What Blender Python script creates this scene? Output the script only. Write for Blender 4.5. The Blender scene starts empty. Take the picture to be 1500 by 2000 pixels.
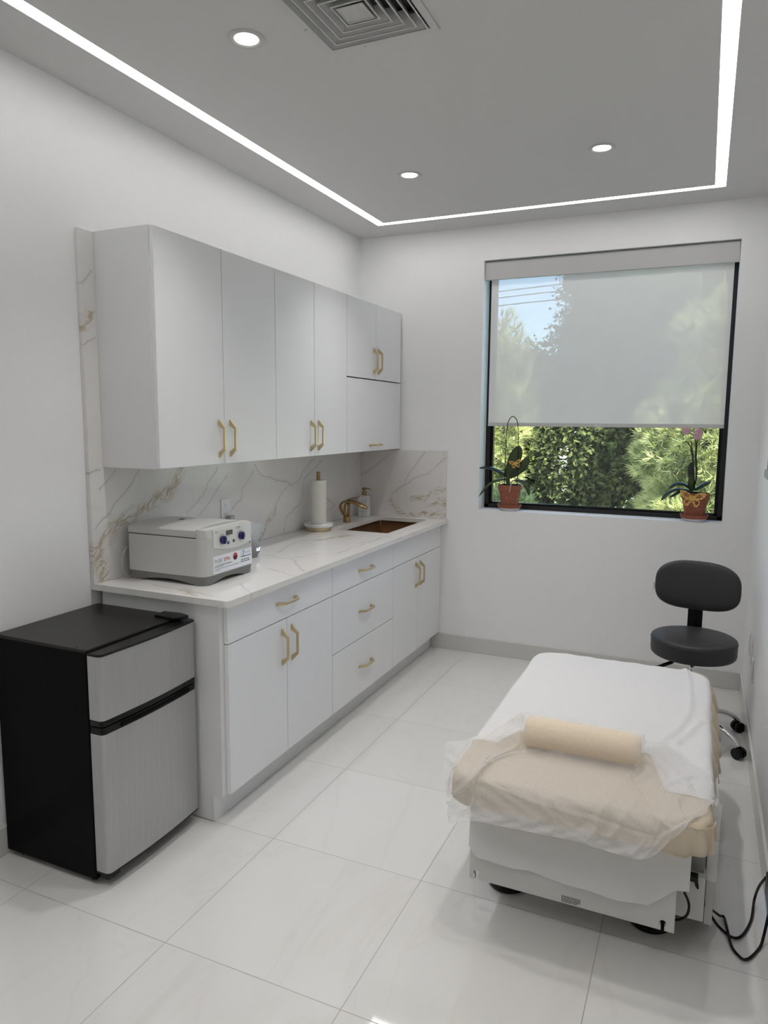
import bpy, bmesh, math, random
import numpy as np
from mathutils import Vector, Matrix
random.seed(7); rng = np.random.default_rng(11)
S = bpy.context.scene
C = S.collection
PI = math.pi

# ------------------------------------------------------------------ camera
CAM_POS = (2.25302, -2.11838, 1.58537); YAW, PITCH, ROLL, FPX = 0.419390, -0.127817, 0.007366, 1394.654
cam = bpy.data.cameras.new('camera'); cam_ob = bpy.data.objects.new('camera', cam); C.objects.link(cam_ob)
fw = Vector((-math.sin(YAW)*math.cos(PITCH), math.cos(YAW)*math.cos(PITCH), math.sin(PITCH)))
r_ = fw.cross(Vector((0, 0, 1))).normalized(); u_ = r_.cross(fw)
rr = math.cos(ROLL)*r_ + math.sin(ROLL)*u_; uu = -math.sin(ROLL)*r_ + math.cos(ROLL)*u_
cam_ob.matrix_world = Matrix(((rr.x, uu.x, -fw.x, CAM_POS[0]), (rr.y, uu.y, -fw.y, CAM_POS[1]), (rr.z, uu.z, -fw.z, CAM_POS[2]), (0, 0, 0, 1)))
cam.sensor_fit = 'VERTICAL'; cam.sensor_height = 24.0; cam.lens = 24.0*FPX/2000.0
cam.clip_start = 0.02; cam.clip_end = 200
S.camera = cam_ob

# ------------------------------------------------------------------ view, sky, sun
S.view_settings.view_transform = 'Standard'; S.view_settings.look = 'None'
S.view_settings.gamma = 1.0; S.view_settings.use_curve_mapping = False
S.view_settings.exposure = 0.2
LED_STRENGTH = 7.8
LAMP_STRENGTH = 12.0
SPOT_WATTS = 35.0
SKY_STRENGTH = 0.85
SUN_STRENGTH = 30.0
W_ = bpy.data.worlds.new('sky'); S.world = W_; W_.use_nodes = True
wn = W_.node_tree.nodes; wl = W_.node_tree.links
sky = wn.new('ShaderNodeTexSky'); sky.sky_type = 'NISHITA'; sky.sun_disc = False
sky.ozone_density = 3.0; sky.sun_elevation = math.radians(42); sky.sun_rotation = math.radians(200)
wl.new(sky.outputs[0], wn['Background'].inputs[0]); wn['Background'].inputs[1].default_value = SKY_STRENGTH
sun = bpy.data.lights.new('sun', 'SUN'); sun.energy = SUN_STRENGTH; sun.angle = 0.01; sun.color = (1.0, 0.95, 0.85)
sun_ob = bpy.data.objects.new('sun', sun); C.objects.link(sun_ob)
sun_ob.rotation_euler = Vector((-0.62, 0.30, -0.62)).to_track_quat('-Z', 'Y').to_euler()
S.cycles.max_bounces = 10; S.cycles.diffuse_bounces = 6; S.cycles.glossy_bounces = 5
S.cycles.transparent_max_bounces = 12; S.cycles.transmission_bounces = 6
S.cycles.sample_clamp_indirect = 6.0

# ------------------------------------------------------------------ room numbers (metres)
D, W, H = 2.497, 2.539, 2.824      # back wall, right wall, ceiling
YB = -3.1                           # wall behind the camera
WX0, WX1, WZ0, WZ1 = 0.890, 2.377, 0.995, 2.611
REC = 0.14                          # depth of the window recess
XC, XD, XK = 0.679, 0.629, 0.5675   # counter edge, door face, toe kick
XU, ZU0, ZU1 = 0.316, 1.388, 2.309
CT, CB = 0.915, 0.890               # counter top / underside

# ------------------------------------------------------------------ materials
MATS = {}
def nt(name):
    m = bpy.data.materials.new(name); m.use_nodes = True
    return m, m.node_tree.nodes, m.node_tree.links, m.node_tree.nodes['Principled BSDF']
def mat(name, col, rough=0.5, metal=0.0, noise=0.0, nscale=40.0, bump=0.0, bscale=200.0, spec=0.5, emit=None, estr=0.0, coat=0.0, stretch=None, sss=0.0):
    """Principled with procedural value variation and bump."""
    if name in MATS: return MATS[name]
    m, n, l, b = nt(name)
    b.inputs['Base Color'].default_value = (*col, 1); b.inputs['Roughness'].default_value = rough
    b.inputs['Metallic'].default_value = metal; b.inputs['Specular IOR Level'].default_value = spec
    b.inputs['Coat Weight'].default_value = coat
    tc = n.new('ShaderNodeTexCoord'); src = tc.outputs['Object']
    if stretch:
        mp = n.new('ShaderNodeMapping'); mp.inputs['Scale'].default_value = stretch
        l.new(src, mp.inputs[0]); src = mp.outputs[0]
    if noise > 0:
        t = n.new('ShaderNodeTexNoise'); t.inputs['Scale'].default_value = nscale; t.inputs['Detail'].default_value = 4
        l.new(src, t.inputs[0])
        mx = n.new('ShaderNodeMix'); mx.data_type = 'RGBA'
        mx.inputs[6].default_value = (*[max(0, c*(1-noise)) for c in col], 1); mx.inputs[7].default_value = (*[min(1, c*(1+noise)) for c in col], 1)
        l.new(t.outputs['Fac'], mx.inputs[0]); l.new(mx.outputs[2], b.inputs['Base Color'])
    if bump > 0:
        t2 = n.new('ShaderNodeTexNoise'); t2.inputs['Scale'].default_value = bscale; t2.inputs['Detail'].default_value = 5
        l.new(src, t2.inputs[0])
        bp_ = n.new('ShaderNodeBump'); bp_.inputs['Strength'].default_value = bump; bp_.inputs['Distance'].default_value = 0.01
        l.new(t2.outputs['Fac'], bp_.inputs['Height']); l.new(bp_.outputs[0], b.inputs['Normal'])
    if emit:
        b.inputs['Emission Color'].default_value = (*emit, 1); b.inputs['Emission Strength'].default_value = estr
    MATS[name] = m
    return m

def sheer(name, col, alpha, trans=0.4, bump=0.3, bscale=60.0, stretch=None, fine=0.0):
    """thin fabric: diffuse + translucent, let through by a real share of open weave"""
    m, n, l, b = nt(name); n.remove(b); out = n['Material Output']
    d = n.new('ShaderNodeBsdfDiffuse'); t = n.new('ShaderNodeBsdfTranslucent'); tr = n.new('ShaderNodeBsdfTransparent')
    for s in (d, t): s.inputs['Color'].default_value = (*col, 1)
    tc = n.new('ShaderNodeTexCoord'); src = tc.outputs['Object']
    if stretch:
        mp = n.new('ShaderNodeMapping'); mp.inputs['Scale'].default_value = stretch; l.new(src, mp.inputs[0]); src = mp.outputs[0]
    nz = n.new('ShaderNodeTexNoise'); nz.inputs['Scale'].default_value = bscale; nz.inputs['Detail'].default_value = 6; l.new(src, nz.inputs[0])
    bu = n.new('ShaderNodeBump'); bu.inputs['Strength'].default_value = bump; bu.inputs['Distance'].default_value = 0.01
    l.new(nz.outputs['Fac'], bu.inputs['Height'])
    for s in (d, t): l.new(bu.outputs[0], s.inputs['Normal'])
    m1 = n.new('ShaderNodeMixShader'); m1.inputs[0].default_value = trans; l.new(d.outputs[0], m1.inputs[1]); l.new(t.outputs[0], m1.inputs[2])
    m2 = n.new('ShaderNodeMixShader'); l.new(tr.outputs[0], m2.inputs[1]); l.new(m1.outputs[0], m2.inputs[2])
    if fine:
        n3 = n.new('ShaderNodeTexNoise'); n3.inputs['Scale'].default_value = 350.0; l.new(tc.outputs['Object'], n3.inputs[0])
        mr = n.new('ShaderNodeMapRange'); mr.inputs[3].default_value = alpha-fine; mr.inputs[4].default_value = min(1, alpha+fine)
        l.new(n3.outputs['Fac'], mr.inputs[0]); l.new(mr.outputs[0], m2.inputs[0])
    else: m2.inputs[0].default_value = alpha
    l.new(m2.outputs[0], out.inputs[0])
    MATS[name] = m; return m

def marble(name, ax, gold, grey, base=(0.72, 0.705, 0.685), rough=0.12, warp=0.035, ang=0.7):
    m, n, l, b = nt(name)
    b.inputs['Roughness'].default_value = rough
    tc = n.new('ShaderNodeTexCoord'); sp = n.new('ShaderNodeSeparateXYZ'); l.new(tc.outputs['Object'], sp.inputs[0])
    cb = n.new('ShaderNodeCombineXYZ'); l.new(sp.outputs[ax[0]], cb.inputs[0]); l.new(sp.outputs[ax[1]], cb.inputs[1])
    def vm(op, a, c=None):
        q = n.new('ShaderNodeVectorMath'); q.operation = op
        for i, v in enumerate((a, c)):
            if v is None: continue
            if isinstance(v, (tuple, list)): q.inputs[i].default_value = v
            else: l.new(v, q.inputs[i])
        return q
    def mt(op, a, c=0.0, clamp=False):
        q = n.new('ShaderNodeMath'); q.operation = op; q.use_clamp = clamp
        for i, v in enumerate((a, c)):
            if isinstance(v, (int, float)): q.inputs[i].default_value = v
            else: l.new(v, q.inputs[i])
        return q.outputs[0]
    def warped(scale, amp):
        nz = n.new('ShaderNodeTexNoise'); nz.inputs['Scale'].default_value = scale; nz.inputs['Detail'].default_value = 6
        l.new(cb.outputs[0], nz.inputs[0])
        s = vm('SUBTRACT', nz.outputs['Color'], (0.5, 0.5, 0.5)); k = vm('MULTIPLY', s.outputs[0], (amp, amp, 0))
        return vm('ADD', cb.outputs[0], k.outputs[0]).outputs[0]
    P1 = warped(9.0, warp*1.6); P2 = warped(14.0, warp*3.0)
    def dist(P, a, c):
        dx, dy = c[0]-a[0], c[1]-a[1]; L2 = dx*dx+dy*dy+1e-9
        pa = vm('SUBTRACT', P, (a[0], a[1], 0)).outputs[0]
        h = mt('MULTIPLY', vm('DOT_PRODUCT', pa, (dx, dy, 0)).outputs['Value'], 1/L2, True)
        hv = n.new('ShaderNodeCombineXYZ'); l.new(h, hv.inputs[0]); l.new(h, hv.inputs[1])
        q = vm('MULTIPLY', hv.outputs[0], (dx, dy, 0)).outputs[0]
        return vm('LENGTH', vm('SUBTRACT', pa, q).outputs[0]).outputs['Value']
    def band(P, lines, w):
        cur = None
        for ln in lines:
            for a, c in zip(ln[:-1], ln[1:]):
                dd = dist(P, a, c); cur = dd if cur is None else mt('MINIMUM', cur, dd)
        mr = n.new('ShaderNodeMapRange'); mr.interpolation_type = 'SMOOTHSTEP'
        mr.inputs[1].default_value = 0.0; mr.inputs[2].default_value = w; mr.inputs[3].default_value = 1.0; mr.inputs[4].default_value = 0.0
        l.new(cur, mr.inputs[0]); return mr.outputs[0]
    # cloudy base
    nz = n.new('ShaderNodeTexNoise'); nz.inputs['Scale'].default_value = 3.0; nz.inputs['Detail'].default_value = 8; l.new(cb.outputs[0], nz.inputs[0])
    mx = n.new('ShaderNodeMix'); mx.data_type = 'RGBA'; mx.inputs[6].default_value = (*[c*0.95 for c in base], 1); mx.inputs[7].default_value = (*[min(1, c*1.04) for c in base], 1)
    l.new(nz.outputs['Fac'], mx.inputs[0]); col = mx.outputs[2]
    def over(col, fac, c):
        q = n.new('ShaderNodeMix'); q.data_type = 'RGBA'; l.new(fac, q.inputs[0]); l.new(col, q.inputs[6]); q.inputs[7].default_value = (*c, 1); return q.outputs[2]
    # faint secondary network
    vo = n.new('ShaderNodeTexVoronoi'); vo.feature = 'DISTANCE_TO_EDGE'; vo.inputs['Scale'].default_value = 3.2; l.new(P2, vo.inputs[0])
    mr = n.new('ShaderNodeMapRange'); mr.inputs[1].default_value = 0.0; mr.inputs[2].default_value = 0.025; mr.inputs[3].default_value = 0.10; mr.inputs[4].default_value = 0.0
    l.new(vo.outputs['Distance'], mr.inputs[0]); col = over(col, mr.outputs[0], (0.45, 0.43, 0.41))
    # grey veins: strength breaks up along their length
    g = band(P1, grey, 0.0055); nb = n.new('ShaderNodeTexNoise'); nb.inputs['Scale'].default_value = 7.0; l.new(cb.outputs[0], nb.inputs[0])
    col = over(col, mt('MULTIPLY', g, mt('MULTIPLY', nb.outputs['Fac'], 1.1), True), (0.36, 0.345, 0.33))
    g = band(P1, grey, 0.02); col = over(col, mt('MULTIPLY', g, 0.12), (0.5, 0.48, 0.46))
    # gold veins: a net of fine cracks inside a soft band
    for lines, w in gold:
        bd = band(P1, [lines], w*1.7)
        def ridged(scale, wdt, off):
            q = n.new('ShaderNodeTexNoise'); q.inputs['Scale'].default_value = scale; q.inputs['Detail'].default_value = 6; q.inputs['Distortion'].default_value = 0.25
            mp_ = n.new('ShaderNodeMapping'); mp_.inputs['Rotation'].default_value = (0, 0, -ang); l.new(P1, mp_.inputs[0])
            sh = vm('MULTIPLY', mp_.outputs[0], (.32, 1.0, 1.0)); sh = vm('ADD', sh.outputs[0], (off, off*2, 0)); l.new(sh.outputs[0], q.inputs[0])
            a_ = mt('ABSOLUTE', mt('SUBTRACT', q.outputs['Fac'], 0.5)); r_2 = n.new('ShaderNodeMapRange'); r_2.inputs[1].default_value = 0.0; r_2.inputs[2].default_value = wdt
            r_2.inputs[3].default_value = 1.0; r_2.inputs[4].default_value = 0.0; l.new(a_, r_2.inputs[0]); return r_2.outputs[0]
        net = mt('MAXIMUM', ridged(14.0, 0.030, 0.3), ridged(26.0, 0.034, 1.7))
        net = mt('ADD', mt('MULTIPLY', net, 0.8), 0.13)
        col = over(col, mt('MULTIPLY', bd, net, True), (0.40, 0.31, 0.19))
        ed = band(P1, [lines], 0.004); col = over(col, mt('MULTIPLY', ed, 0.25), (0.36, 0.29, 0.20))
    l.new(col, b.inputs['Base Color']); MATS[name] = m; return m

m_wall = mat('wall_paint', (0.82, 0.82, 0.825), 0.55, noise=0.015, nscale=30, bump=0.06, bscale=350)
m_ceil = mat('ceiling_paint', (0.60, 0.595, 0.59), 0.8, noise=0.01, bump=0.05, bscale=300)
m_base = mat('baseboard_gloss', (0.60, 0.595, 0.575), 0.18, noise=0.01)
m_cab = mat('cabinet_white', (0.78, 0.785, 0.80), 0.42, noise=0.008, nscale=8, bump=0.03, bscale=500)
m_side = mat('cabinet_side', (0.72, 0.725, 0.73), 0.45, noise=0.008)
m_dark = mat('dark_gap', (0.05, 0.05, 0.055), 0.7)
m_brass = mat('champagne_brass', (0.62, 0.51, 0.31), 0.33, 0.85, noise=0.06, nscale=60, bump=0.03)
m_brassd = mat('antique_brass', (0.36, 0.24, 0.11), 0.3, 0.85, noise=0.1, nscale=60)
m_bronze = mat('bronze_faucet', (0.40, 0.27, 0.13), 0.32, 0.8, noise=0.08)
m_sink = mat('sink_copper_brown', (0.16, 0.075, 0.03), 0.35, 0.7, noise=0.1, nscale=30)
m_black = mat('black_plastic', (0.007, 0.007, 0.0075), 0.25, noise=0.05, spec=0.25)
m_fbody = mat('fridge_black', (0.004, 0.004, 0.0045), 0.2, bump=0.04, bscale=600, spec=0.05)
m_ftop = mat('fridge_top', (0.014, 0.013, 0.0125), 0.3, spec=0.22, bump=0.05, bscale=600)
m_steel = mat('brushed_steel', (0.42, 0.42, 0.42), 0.42, 0.55, noise=0.14, nscale=14, stretch=(14, 14, 0.35), bump=0.04, bscale=40)
m_chrome = mat('chrome', (0.75, 0.75, 0.76), 0.08, 1.0)
m_vinyl = mat('charcoal_vinyl', (0.033, 0.033, 0.035), 0.45, bump=0.06, bscale=260, spec=0.35)
m_plast = mat('centrifuge_grey', (0.50, 0.50, 0.48), 0.4, bump=0.03, bscale=700)
m_plast2 = mat('centrifuge_dark_base', (0.17, 0.17, 0.165), 0.45, bump=0.04, bscale=500)
m_panel = mat('centrifuge_panel', (0.66, 0.66, 0.64), 0.3)
m_navy = mat('navy_knob', (0.015, 0.018, 0.10), 0.3)
m_white = mat('white_plastic', (0.72, 0.72, 0.71), 0.35)
m_label = mat('label_white', (0.74, 0.76, 0.79), 0.3)
m_ink = mat('black_ink', (0.03, 0.03, 0.035), 0.6)
m_grink = mat('grey_ink', (0.22, 0.22, 0.24), 0.6)
m_redink = mat('red_ink', (0.45, 0.03, 0.06), 0.6)
m_blueink = mat('blue_ink', (0.05, 0.16, 0.45), 0.6)
m_lightblue = mat('pale_blue_ink', (0.45, 0.52, 0.66), 0.6)
m_echo = mat('speaker_fabric', (0.28, 0.28, 0.285), 0.9, bump=0.3, bscale=900)
m_echob = mat('speaker_base', (0.30, 0.30, 0.29), 0.5)
m_digit = mat('clock_digits', (0.8, 0.8, 0.9), 0.5, emit=(0.85, 0.85, 1.0), estr=2.0)
m_towel = mat('paper_towel', (0.80, 0.775, 0.73), 0.95, bump=0.5, bscale=170)
m_tile = mat('dispenser_ceramic', (0.72, 0.72, 0.73), 0.2)
m_grout = mat('dispenser_grooves', (0.42, 0.42, 0.44), 0.6)
m_frame = mat('window_frame_black', (0.006, 0.006, 0.007), 0.4)
m_terra = mat('terracotta', (0.31, 0.10, 0.058), 0.75, noise=0.25, nscale=70, bump=0.3, bscale=160)
m_saucer = mat('pale_saucer', (0.68, 0.69, 0.74), 0.35)
m_bark = mat('orchid_bark', (0.035, 0.022, 0.016), 0.95, noise=0.5, nscale=90, bump=1.0, bscale=120)
m_leaf = mat('orchid_leaf', (0.035, 0.060, 0.018), 0.35, noise=0.25, nscale=25, bump=0.1, bscale=80)
m_leafd = mat('orchid_leaf_dark', (0.014, 0.028, 0.018), 0.3, noise=0.25, nscale=25)
m_stem = mat('orchid_stem', (0.02, 0.02, 0.012), 0.5)
m_root = mat('aerial_root', (0.42, 0.36, 0.28), 0.8)
m_petal = mat('orchid_petal', (0.66, 0.42, 0.47), 0.6, noise=0.2, nscale=60)
m_gold = mat('gold_filigree', (0.75, 0.47, 0.14), 0.35, 0.6, noise=0.2, nscale=200)
m_vent = mat('vent_metal', (0.56, 0.56, 0.55), 0.5)
m_ventin = mat('vent_inside', (0.05, 0.05, 0.05), 0.8)
m_led = mat('led_diffuser', (0.9, 0.9, 0.9), 0.5, emit=(1.0, 0.985, 0.97), estr=LED_STRENGTH)
m_lamp = mat('downlight_lens', (0.9, 0.9, 0.9), 0.5, emit=(1.0, 0.975, 0.95), estr=LAMP_STRENGTH)
m_ring = mat('downlight_trim', (0.52, 0.51, 0.50), 0.45)
m_beige = mat('beige_cotton', (0.56, 0.48, 0.365), 0.95, noise=0.05, nscale=60, bump=0.25, bscale=420)
m_bolster = mat('bolster_vinyl', (0.82, 0.66, 0.44), 0.6, noise=0.04)
m_table = mat('treatment_table_white', (0.58, 0.575, 0.55), 0.4, noise=0.01)
m_tabg = mat('table_grey_metal', (0.23, 0.225, 0.215), 0.4)
m_sheetA = sheer('white_nonwoven', (0.84, 0.84, 0.85), 0.93, 0.2, 0.5, 30.0)
m_sheetB = sheer('sheer_nonwoven', (0.86, 0.855, 0.85), 0.42, 0.35, 0.9, 26.0, fine=0.07)
m_sheetC = sheer('paper_drape', (0.82, 0.815, 0.80), 0.92, 0.25, 0.35, 12.0)
m_blind = sheer('solar_screen', (0.93, 0.91, 0.89), 0.895, 0.17, 0.15, 500.0, fine=0.02)
m_valance = mat('blind_cassette', (0.52, 0.52, 0.52), 0.5)
m_rail = mat('blind_rail', (0.56, 0.56, 0.55), 0.5)

def floor_material():
    m, n, l, b = nt('polished_porcelain'); b.inputs['Roughness'].default_value = 0.05; b.inputs['Specular IOR Level'].default_value = 0.95
    tc = n.new('ShaderNodeTexCoord'); mp = n.new('ShaderNodeMapping'); l.new(tc.outputs['Object'], mp.inputs[0])
    mp.inputs['Location'].default_value = (-0.8408/0.6022, -0.036/0.6022, 0); mp.inputs['Scale'].default_value = (1/0.6022, 1/0.6022, 1)
    sp = n.new('ShaderNodeSeparateXYZ'); l.new(mp.outputs[0], sp.inputs[0])
    def M(op, a, c=0.0):
        q = n.new('ShaderNodeMath'); q.operation = op
        for i, v in enumerate((a, c)):
            if isinstance(v, (int, float)): q.inputs[i].default_value = v
            else: l.new(v, q.inputs[i])
        return q.outputs[0]
    def edge(s):
        f = M('FRACT', M('ADD', s, 0.5)); return M('ABSOLUTE', M('SUBTRACT', f, 0.5))
    e = M('MINIMUM', edge(sp.outputs[0]), edge(sp.outputs[1])); grout = M('LESS_THAN', e, 0.0024)
    # per tile tone
    cx = M('FLOOR', sp.outputs[0]); cy = M('FLOOR', sp.outputs[1]); cb = n.new('ShaderNodeCombineXYZ'); l.new(cx, cb.inputs[0]); l.new(cy, cb.inputs[1])
    wn2 = n.new('ShaderNodeTexWhiteNoise'); wn2.noise_dimensions = '2D'; l.new(cb.outputs[0], wn2.inputs['Vector'])
    # soft diagonal veins
    mp2 = n.new('ShaderNodeMapping'); mp2.inputs['Rotation'].default_value = (0, 0, 0.55); mp2.inputs['Scale'].default_value = (2.2, 0.7, 1); l.new(tc.outputs['Object'], mp2.inputs[0])
    off = n.new('ShaderNodeVectorMath'); off.operation = 'ADD'; l.new(mp2.outputs[0], off.inputs[0]); l.new(cb.outputs[0], off.inputs[1])
    nz = n.new('ShaderNodeTexNoise'); nz.inputs['Scale'].default_value = 1.6; nz.inputs['Detail'].default_value = 5; nz.inputs['Distortion'].default_value = 0.8; l.new(off.outputs[0], nz.inputs[0])
    v = M('ABSOLUTE', M('SUBTRACT', nz.outputs['Fac'], 0.5))
    mr = n.new('ShaderNodeMapRange'); mr.inputs[1].default_value = 0.0; mr.inputs[2].default_value = 0.02; mr.inputs[3].default_value = 0.32; mr.inputs[4].default_value = 0.0; l.new(v, mr.inputs[0])
    c1 = n.new('ShaderNodeMix'); c1.data_type = 'RGBA'; c1.inputs[6].default_value = (0.635, 0.63, 0.61, 1); c1.inputs[7].default_value = (0.665, 0.66, 0.64, 1); l.new(wn2.outputs['Value'], c1.inputs[0])
    c2 = n.new('ShaderNodeMix'); c2.data_type = 'RGBA'; l.new(mr.outputs[0], c2.inputs[0]); l.new(c1.outputs[2], c2.inputs[6]); c2.inputs[7].default_value = (0.60, 0.58, 0.555, 1)
    c3 = n.new('ShaderNodeMix'); c3.data_type = 'RGBA'; l.new(grout, c3.inputs[0]); l.new(c2.outputs[2], c3.inputs[6]); c3.inputs[7].default_value = (0.34, 0.32, 0.30, 1)
    l.new(c3.outputs[2], b.inputs['Base Color'])
    rr_ = M('ADD', M('MULTIPLY', grout, 0.5), 0.045); l.new(rr_, b.inputs['Roughness'])
    return m
m_floor = floor_material()

def glass_material():
    m, n, l, b = nt('window_glass'); n.remove(b)
    tr = n.new('ShaderNodeBsdfTransparent'); tr.inputs[0].default_value = (0.93, 0.95, 0.94, 1)
    gl = n.new('ShaderNodeBsdfGlossy'); gl.inputs['Roughness'].default_value = 0.02; gl.inputs[0].default_value = (1, 1, 1, 1)
    fr = n.new('ShaderNodeFresnel'); fr.inputs[0].default_value = 1.5
    mx = n.new('ShaderNodeMixShader'); l.new(fr.outputs[0], mx.inputs[0]); l.new(tr.outputs[0], mx.inputs[1]); l.new(gl.outputs[0], mx.inputs[2])
    l.new(mx.outputs[0], n['Material Output'].inputs[0]); return m
m_glass = glass_material()

def foliage(name, c1, c2, trans=0.35, sc=3.5):
    m, n, l, b = nt(name); n.remove(b)
    geo = n.new('ShaderNodeTexCoord'); nz = n.new('ShaderNodeTexNoise'); nz.inputs['Scale'].default_value = sc; nz.inputs['Detail'].default_value = 6; l.new(geo.outputs['Object'], nz.inputs[0])
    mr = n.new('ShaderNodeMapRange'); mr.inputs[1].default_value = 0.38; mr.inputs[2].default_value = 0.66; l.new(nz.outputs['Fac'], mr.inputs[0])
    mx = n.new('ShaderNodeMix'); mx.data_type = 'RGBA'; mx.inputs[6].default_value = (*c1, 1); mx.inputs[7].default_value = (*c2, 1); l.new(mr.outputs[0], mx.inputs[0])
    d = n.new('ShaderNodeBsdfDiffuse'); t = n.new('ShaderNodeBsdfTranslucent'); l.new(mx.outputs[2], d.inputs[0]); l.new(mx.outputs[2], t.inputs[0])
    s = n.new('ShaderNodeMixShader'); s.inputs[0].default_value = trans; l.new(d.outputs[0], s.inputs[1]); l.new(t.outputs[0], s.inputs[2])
    l.new(s.outputs[0], n['Material Output'].inputs[0]); return m
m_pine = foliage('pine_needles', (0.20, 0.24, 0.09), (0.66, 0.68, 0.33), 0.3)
m_pined = foliage('pine_needles_shaded', (0.05, 0.085, 0.045), (0.13, 0.18, 0.09), 0.3)  # darker copy of the needles: shade on the low boughs put into the colour
m_maple = foliage('broad_leaves', (0.008, 0.014, 0.006), (0.105, 0.125, 0.045), 0.22, 6.0)  # paler clusters put sun glints into the leaf colour
m_trunk = mat('tree_bark', (0.09, 0.07, 0.055), 0.95, noise=0.4, nscale=8, bump=0.6, bscale=20)
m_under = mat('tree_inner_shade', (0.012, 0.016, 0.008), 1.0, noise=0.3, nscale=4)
m_grass = mat('lawn', (0.07, 0.11, 0.03), 1.0, noise=0.3, nscale=2)

# ------------------------------------------------------------------ helpers
def tag(o, label=None, cat=None, group=None, kind=None):
    if label: o['label'] = label
    if cat: o['category'] = cat
    if group: o['group'] = group
    if kind: o['kind'] = kind
    return o
def thing(name, loc, label, cat, group=None, rz=0.0):
    o = bpy.data.objects.new(name, None); C.objects.link(o); o.location = loc; o.rotation_euler = (0, 0, rz)
    o.empty_display_size = 0.05
    return tag(o, label, cat, group)
def ob(name, bm, mats, parent=None, smooth=False, bevel=0.0, seg=2, sub=0, world=True, label=None):
    """link a bmesh as one object. geometry in world coords unless world=False; child gets the inverse of its parent's placement."""
    me = bpy.data.meshes.new(name)
    bmesh.ops.recalc_face_normals(bm, faces=bm.faces[:])
    bm.to_mesh(me); bm.free()
    for m in (mats if isinstance(mats, (list, tuple)) else [mats]): me.materials.append(m)
    o = bpy.data.objects.new(name, me); C.objects.link(o)
    if parent is not None:
        o.parent = parent
        if world:
            chain = Matrix.Identity(4); p = parent
            mats_ = []
            while p is not None:
                mats_.append(Matrix.LocRotScale(p.location, p.rotation_euler, p.scale) if p.type == 'EMPTY' or True else None); p = p.parent
            for q in reversed(mats_): chain = chain @ q
            me.transform(chain.inverted())
    if smooth:
        for p in me.polygons: p.use_smooth = True
    if bevel > 0:
        md = o.modifiers.new('bevel', 'BEVEL'); md.width = bevel; md.segments = seg; md.limit_method = 'ANGLE'; md.angle_limit = math.radians(40); md.harden_normals = False
        if not smooth:
            pass
    if sub:
        md = o.modifiers.new('sub', 'SUBSURF'); md.levels = sub; md.render_levels = sub
    if label: o['label'] = label
    return o
def box(bm, x0, x1, y0, y1, z0, z1, mi=0):
    r = bmesh.ops.create_cube(bm, size=1.0, matrix=Matrix.Translation(((x0+x1)/2, (y0+y1)/2, (z0+z1)/2)) @ Matrix.Diagonal((abs(x1-x0), abs(y1-y0), abs(z1-z0), 1)))
    for v in r['verts']:
        for f in v.link_faces: f.material_index = mi
    return r['verts']
def prism(bm, pts, ax, a, b, mi=0):
    """extrude a 2-D outline between a and b along axis ax (0,1,2); pts are the other two coords in order"""
    def P(p, t):
        q = list(p); q.insert(ax, t); return q
    lo = [bm.verts.new(P(p, a)) for p in pts]; hi = [bm.verts.new(P(p, b)) for p in pts]
    fs = [bm.faces.new(lo), bm.faces.new(hi[::-1])]
    k = len(pts)
    for i in range(k): fs.append(bm.faces.new((lo[i], lo[(i+1) % k], hi[(i+1) % k], hi[i])))
    for f in fs: f.material_index = mi
    return lo+hi
def lathe(bm, prof, cx, cy, n=48, mi=0, cap=True):
    rings = []
    for r, z in prof:
        if r < 1e-5: rings.append([bm.verts.new((cx, cy, z))])
        else: rings.append([bm.verts.new((cx+r*math.cos(2*PI*i/n), cy+r*math.sin(2*PI*i/n), z)) for i in range(n)])
    for A, B in zip(rings[:-1], rings[1:]):
        for i in range(n):
            j = (i+1) % n
            if len(A) == 1 and len(B) == 1: continue
            if len(A) == 1: f = bm.faces.new((A[0], B[j], B[i]))
            elif len(B) == 1: f = bm.faces.new((A[i], A[j], B[0]))
            else: f = bm.faces.new((A[i], A[j], B[j], B[i]))
            f.material_index = mi
    if cap:
        for R in (rings[0], rings[-1]):
            if len(R) > 1:
                f = bm.faces.new(R); f.material_index = mi
def crv(pts, n=8):
    """catmull-rom through points"""
    P = [Vector(p) for p in pts]; out = []
    P = [P[0]*2-P[1]] + P + [P[-1]*2-P[-2]]
    for i in range(1, len(P)-2):
        for k in range(n):
            t = k/n; a, b, c, d = P[i-1], P[i], P[i+1], P[i+2]
            out.append(0.5*((2*b)+(c-a)*t+(2*a-5*b+4*c-d)*t*t+(3*b-a-3*c+d)*t**3))
    out.append(P[-2]); return out
def tube(bm, path, r, n=10, mi=0, flat=None):
    """r: number or list; flat: (scale side, scale up)"""
    path = [Vector(p) for p in path]; rings = []
    up = Vector((0, 0, 1)); prev = None
    for i, p in enumerate(path):
        t = (path[min(i+1, len(path)-1)]-path[max(i-1, 0)]).normalized()
        if prev is None:
            a = t.cross(up if abs(t.z) < 0.95 else Vector((1, 0, 0))).normalized()
        else:
            a = (prev-t*prev.dot(t)).normalized()
        prev = a; b = t.cross(a)
        rad = r[i] if isinstance(r, (list, tuple)) else r
        fa, fb = flat if flat else (1, 1)
        rings.append([bm.verts.new(p+a*math.cos(2*PI*k/n)*rad*fa+b*math.sin(2*PI*k/n)*rad*fb) for k in range(n)])
    for A, B in zip(rings[:-1], rings[1:]):
        for i in range(n):
            f = bm.faces.new((A[i], A[(i+1) % n], B[(i+1) % n], B[i])); f.material_index = mi
    for R in (rings[0], rings[-1]):
        f = bm.faces.new(R); f.material_index = mi
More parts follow.
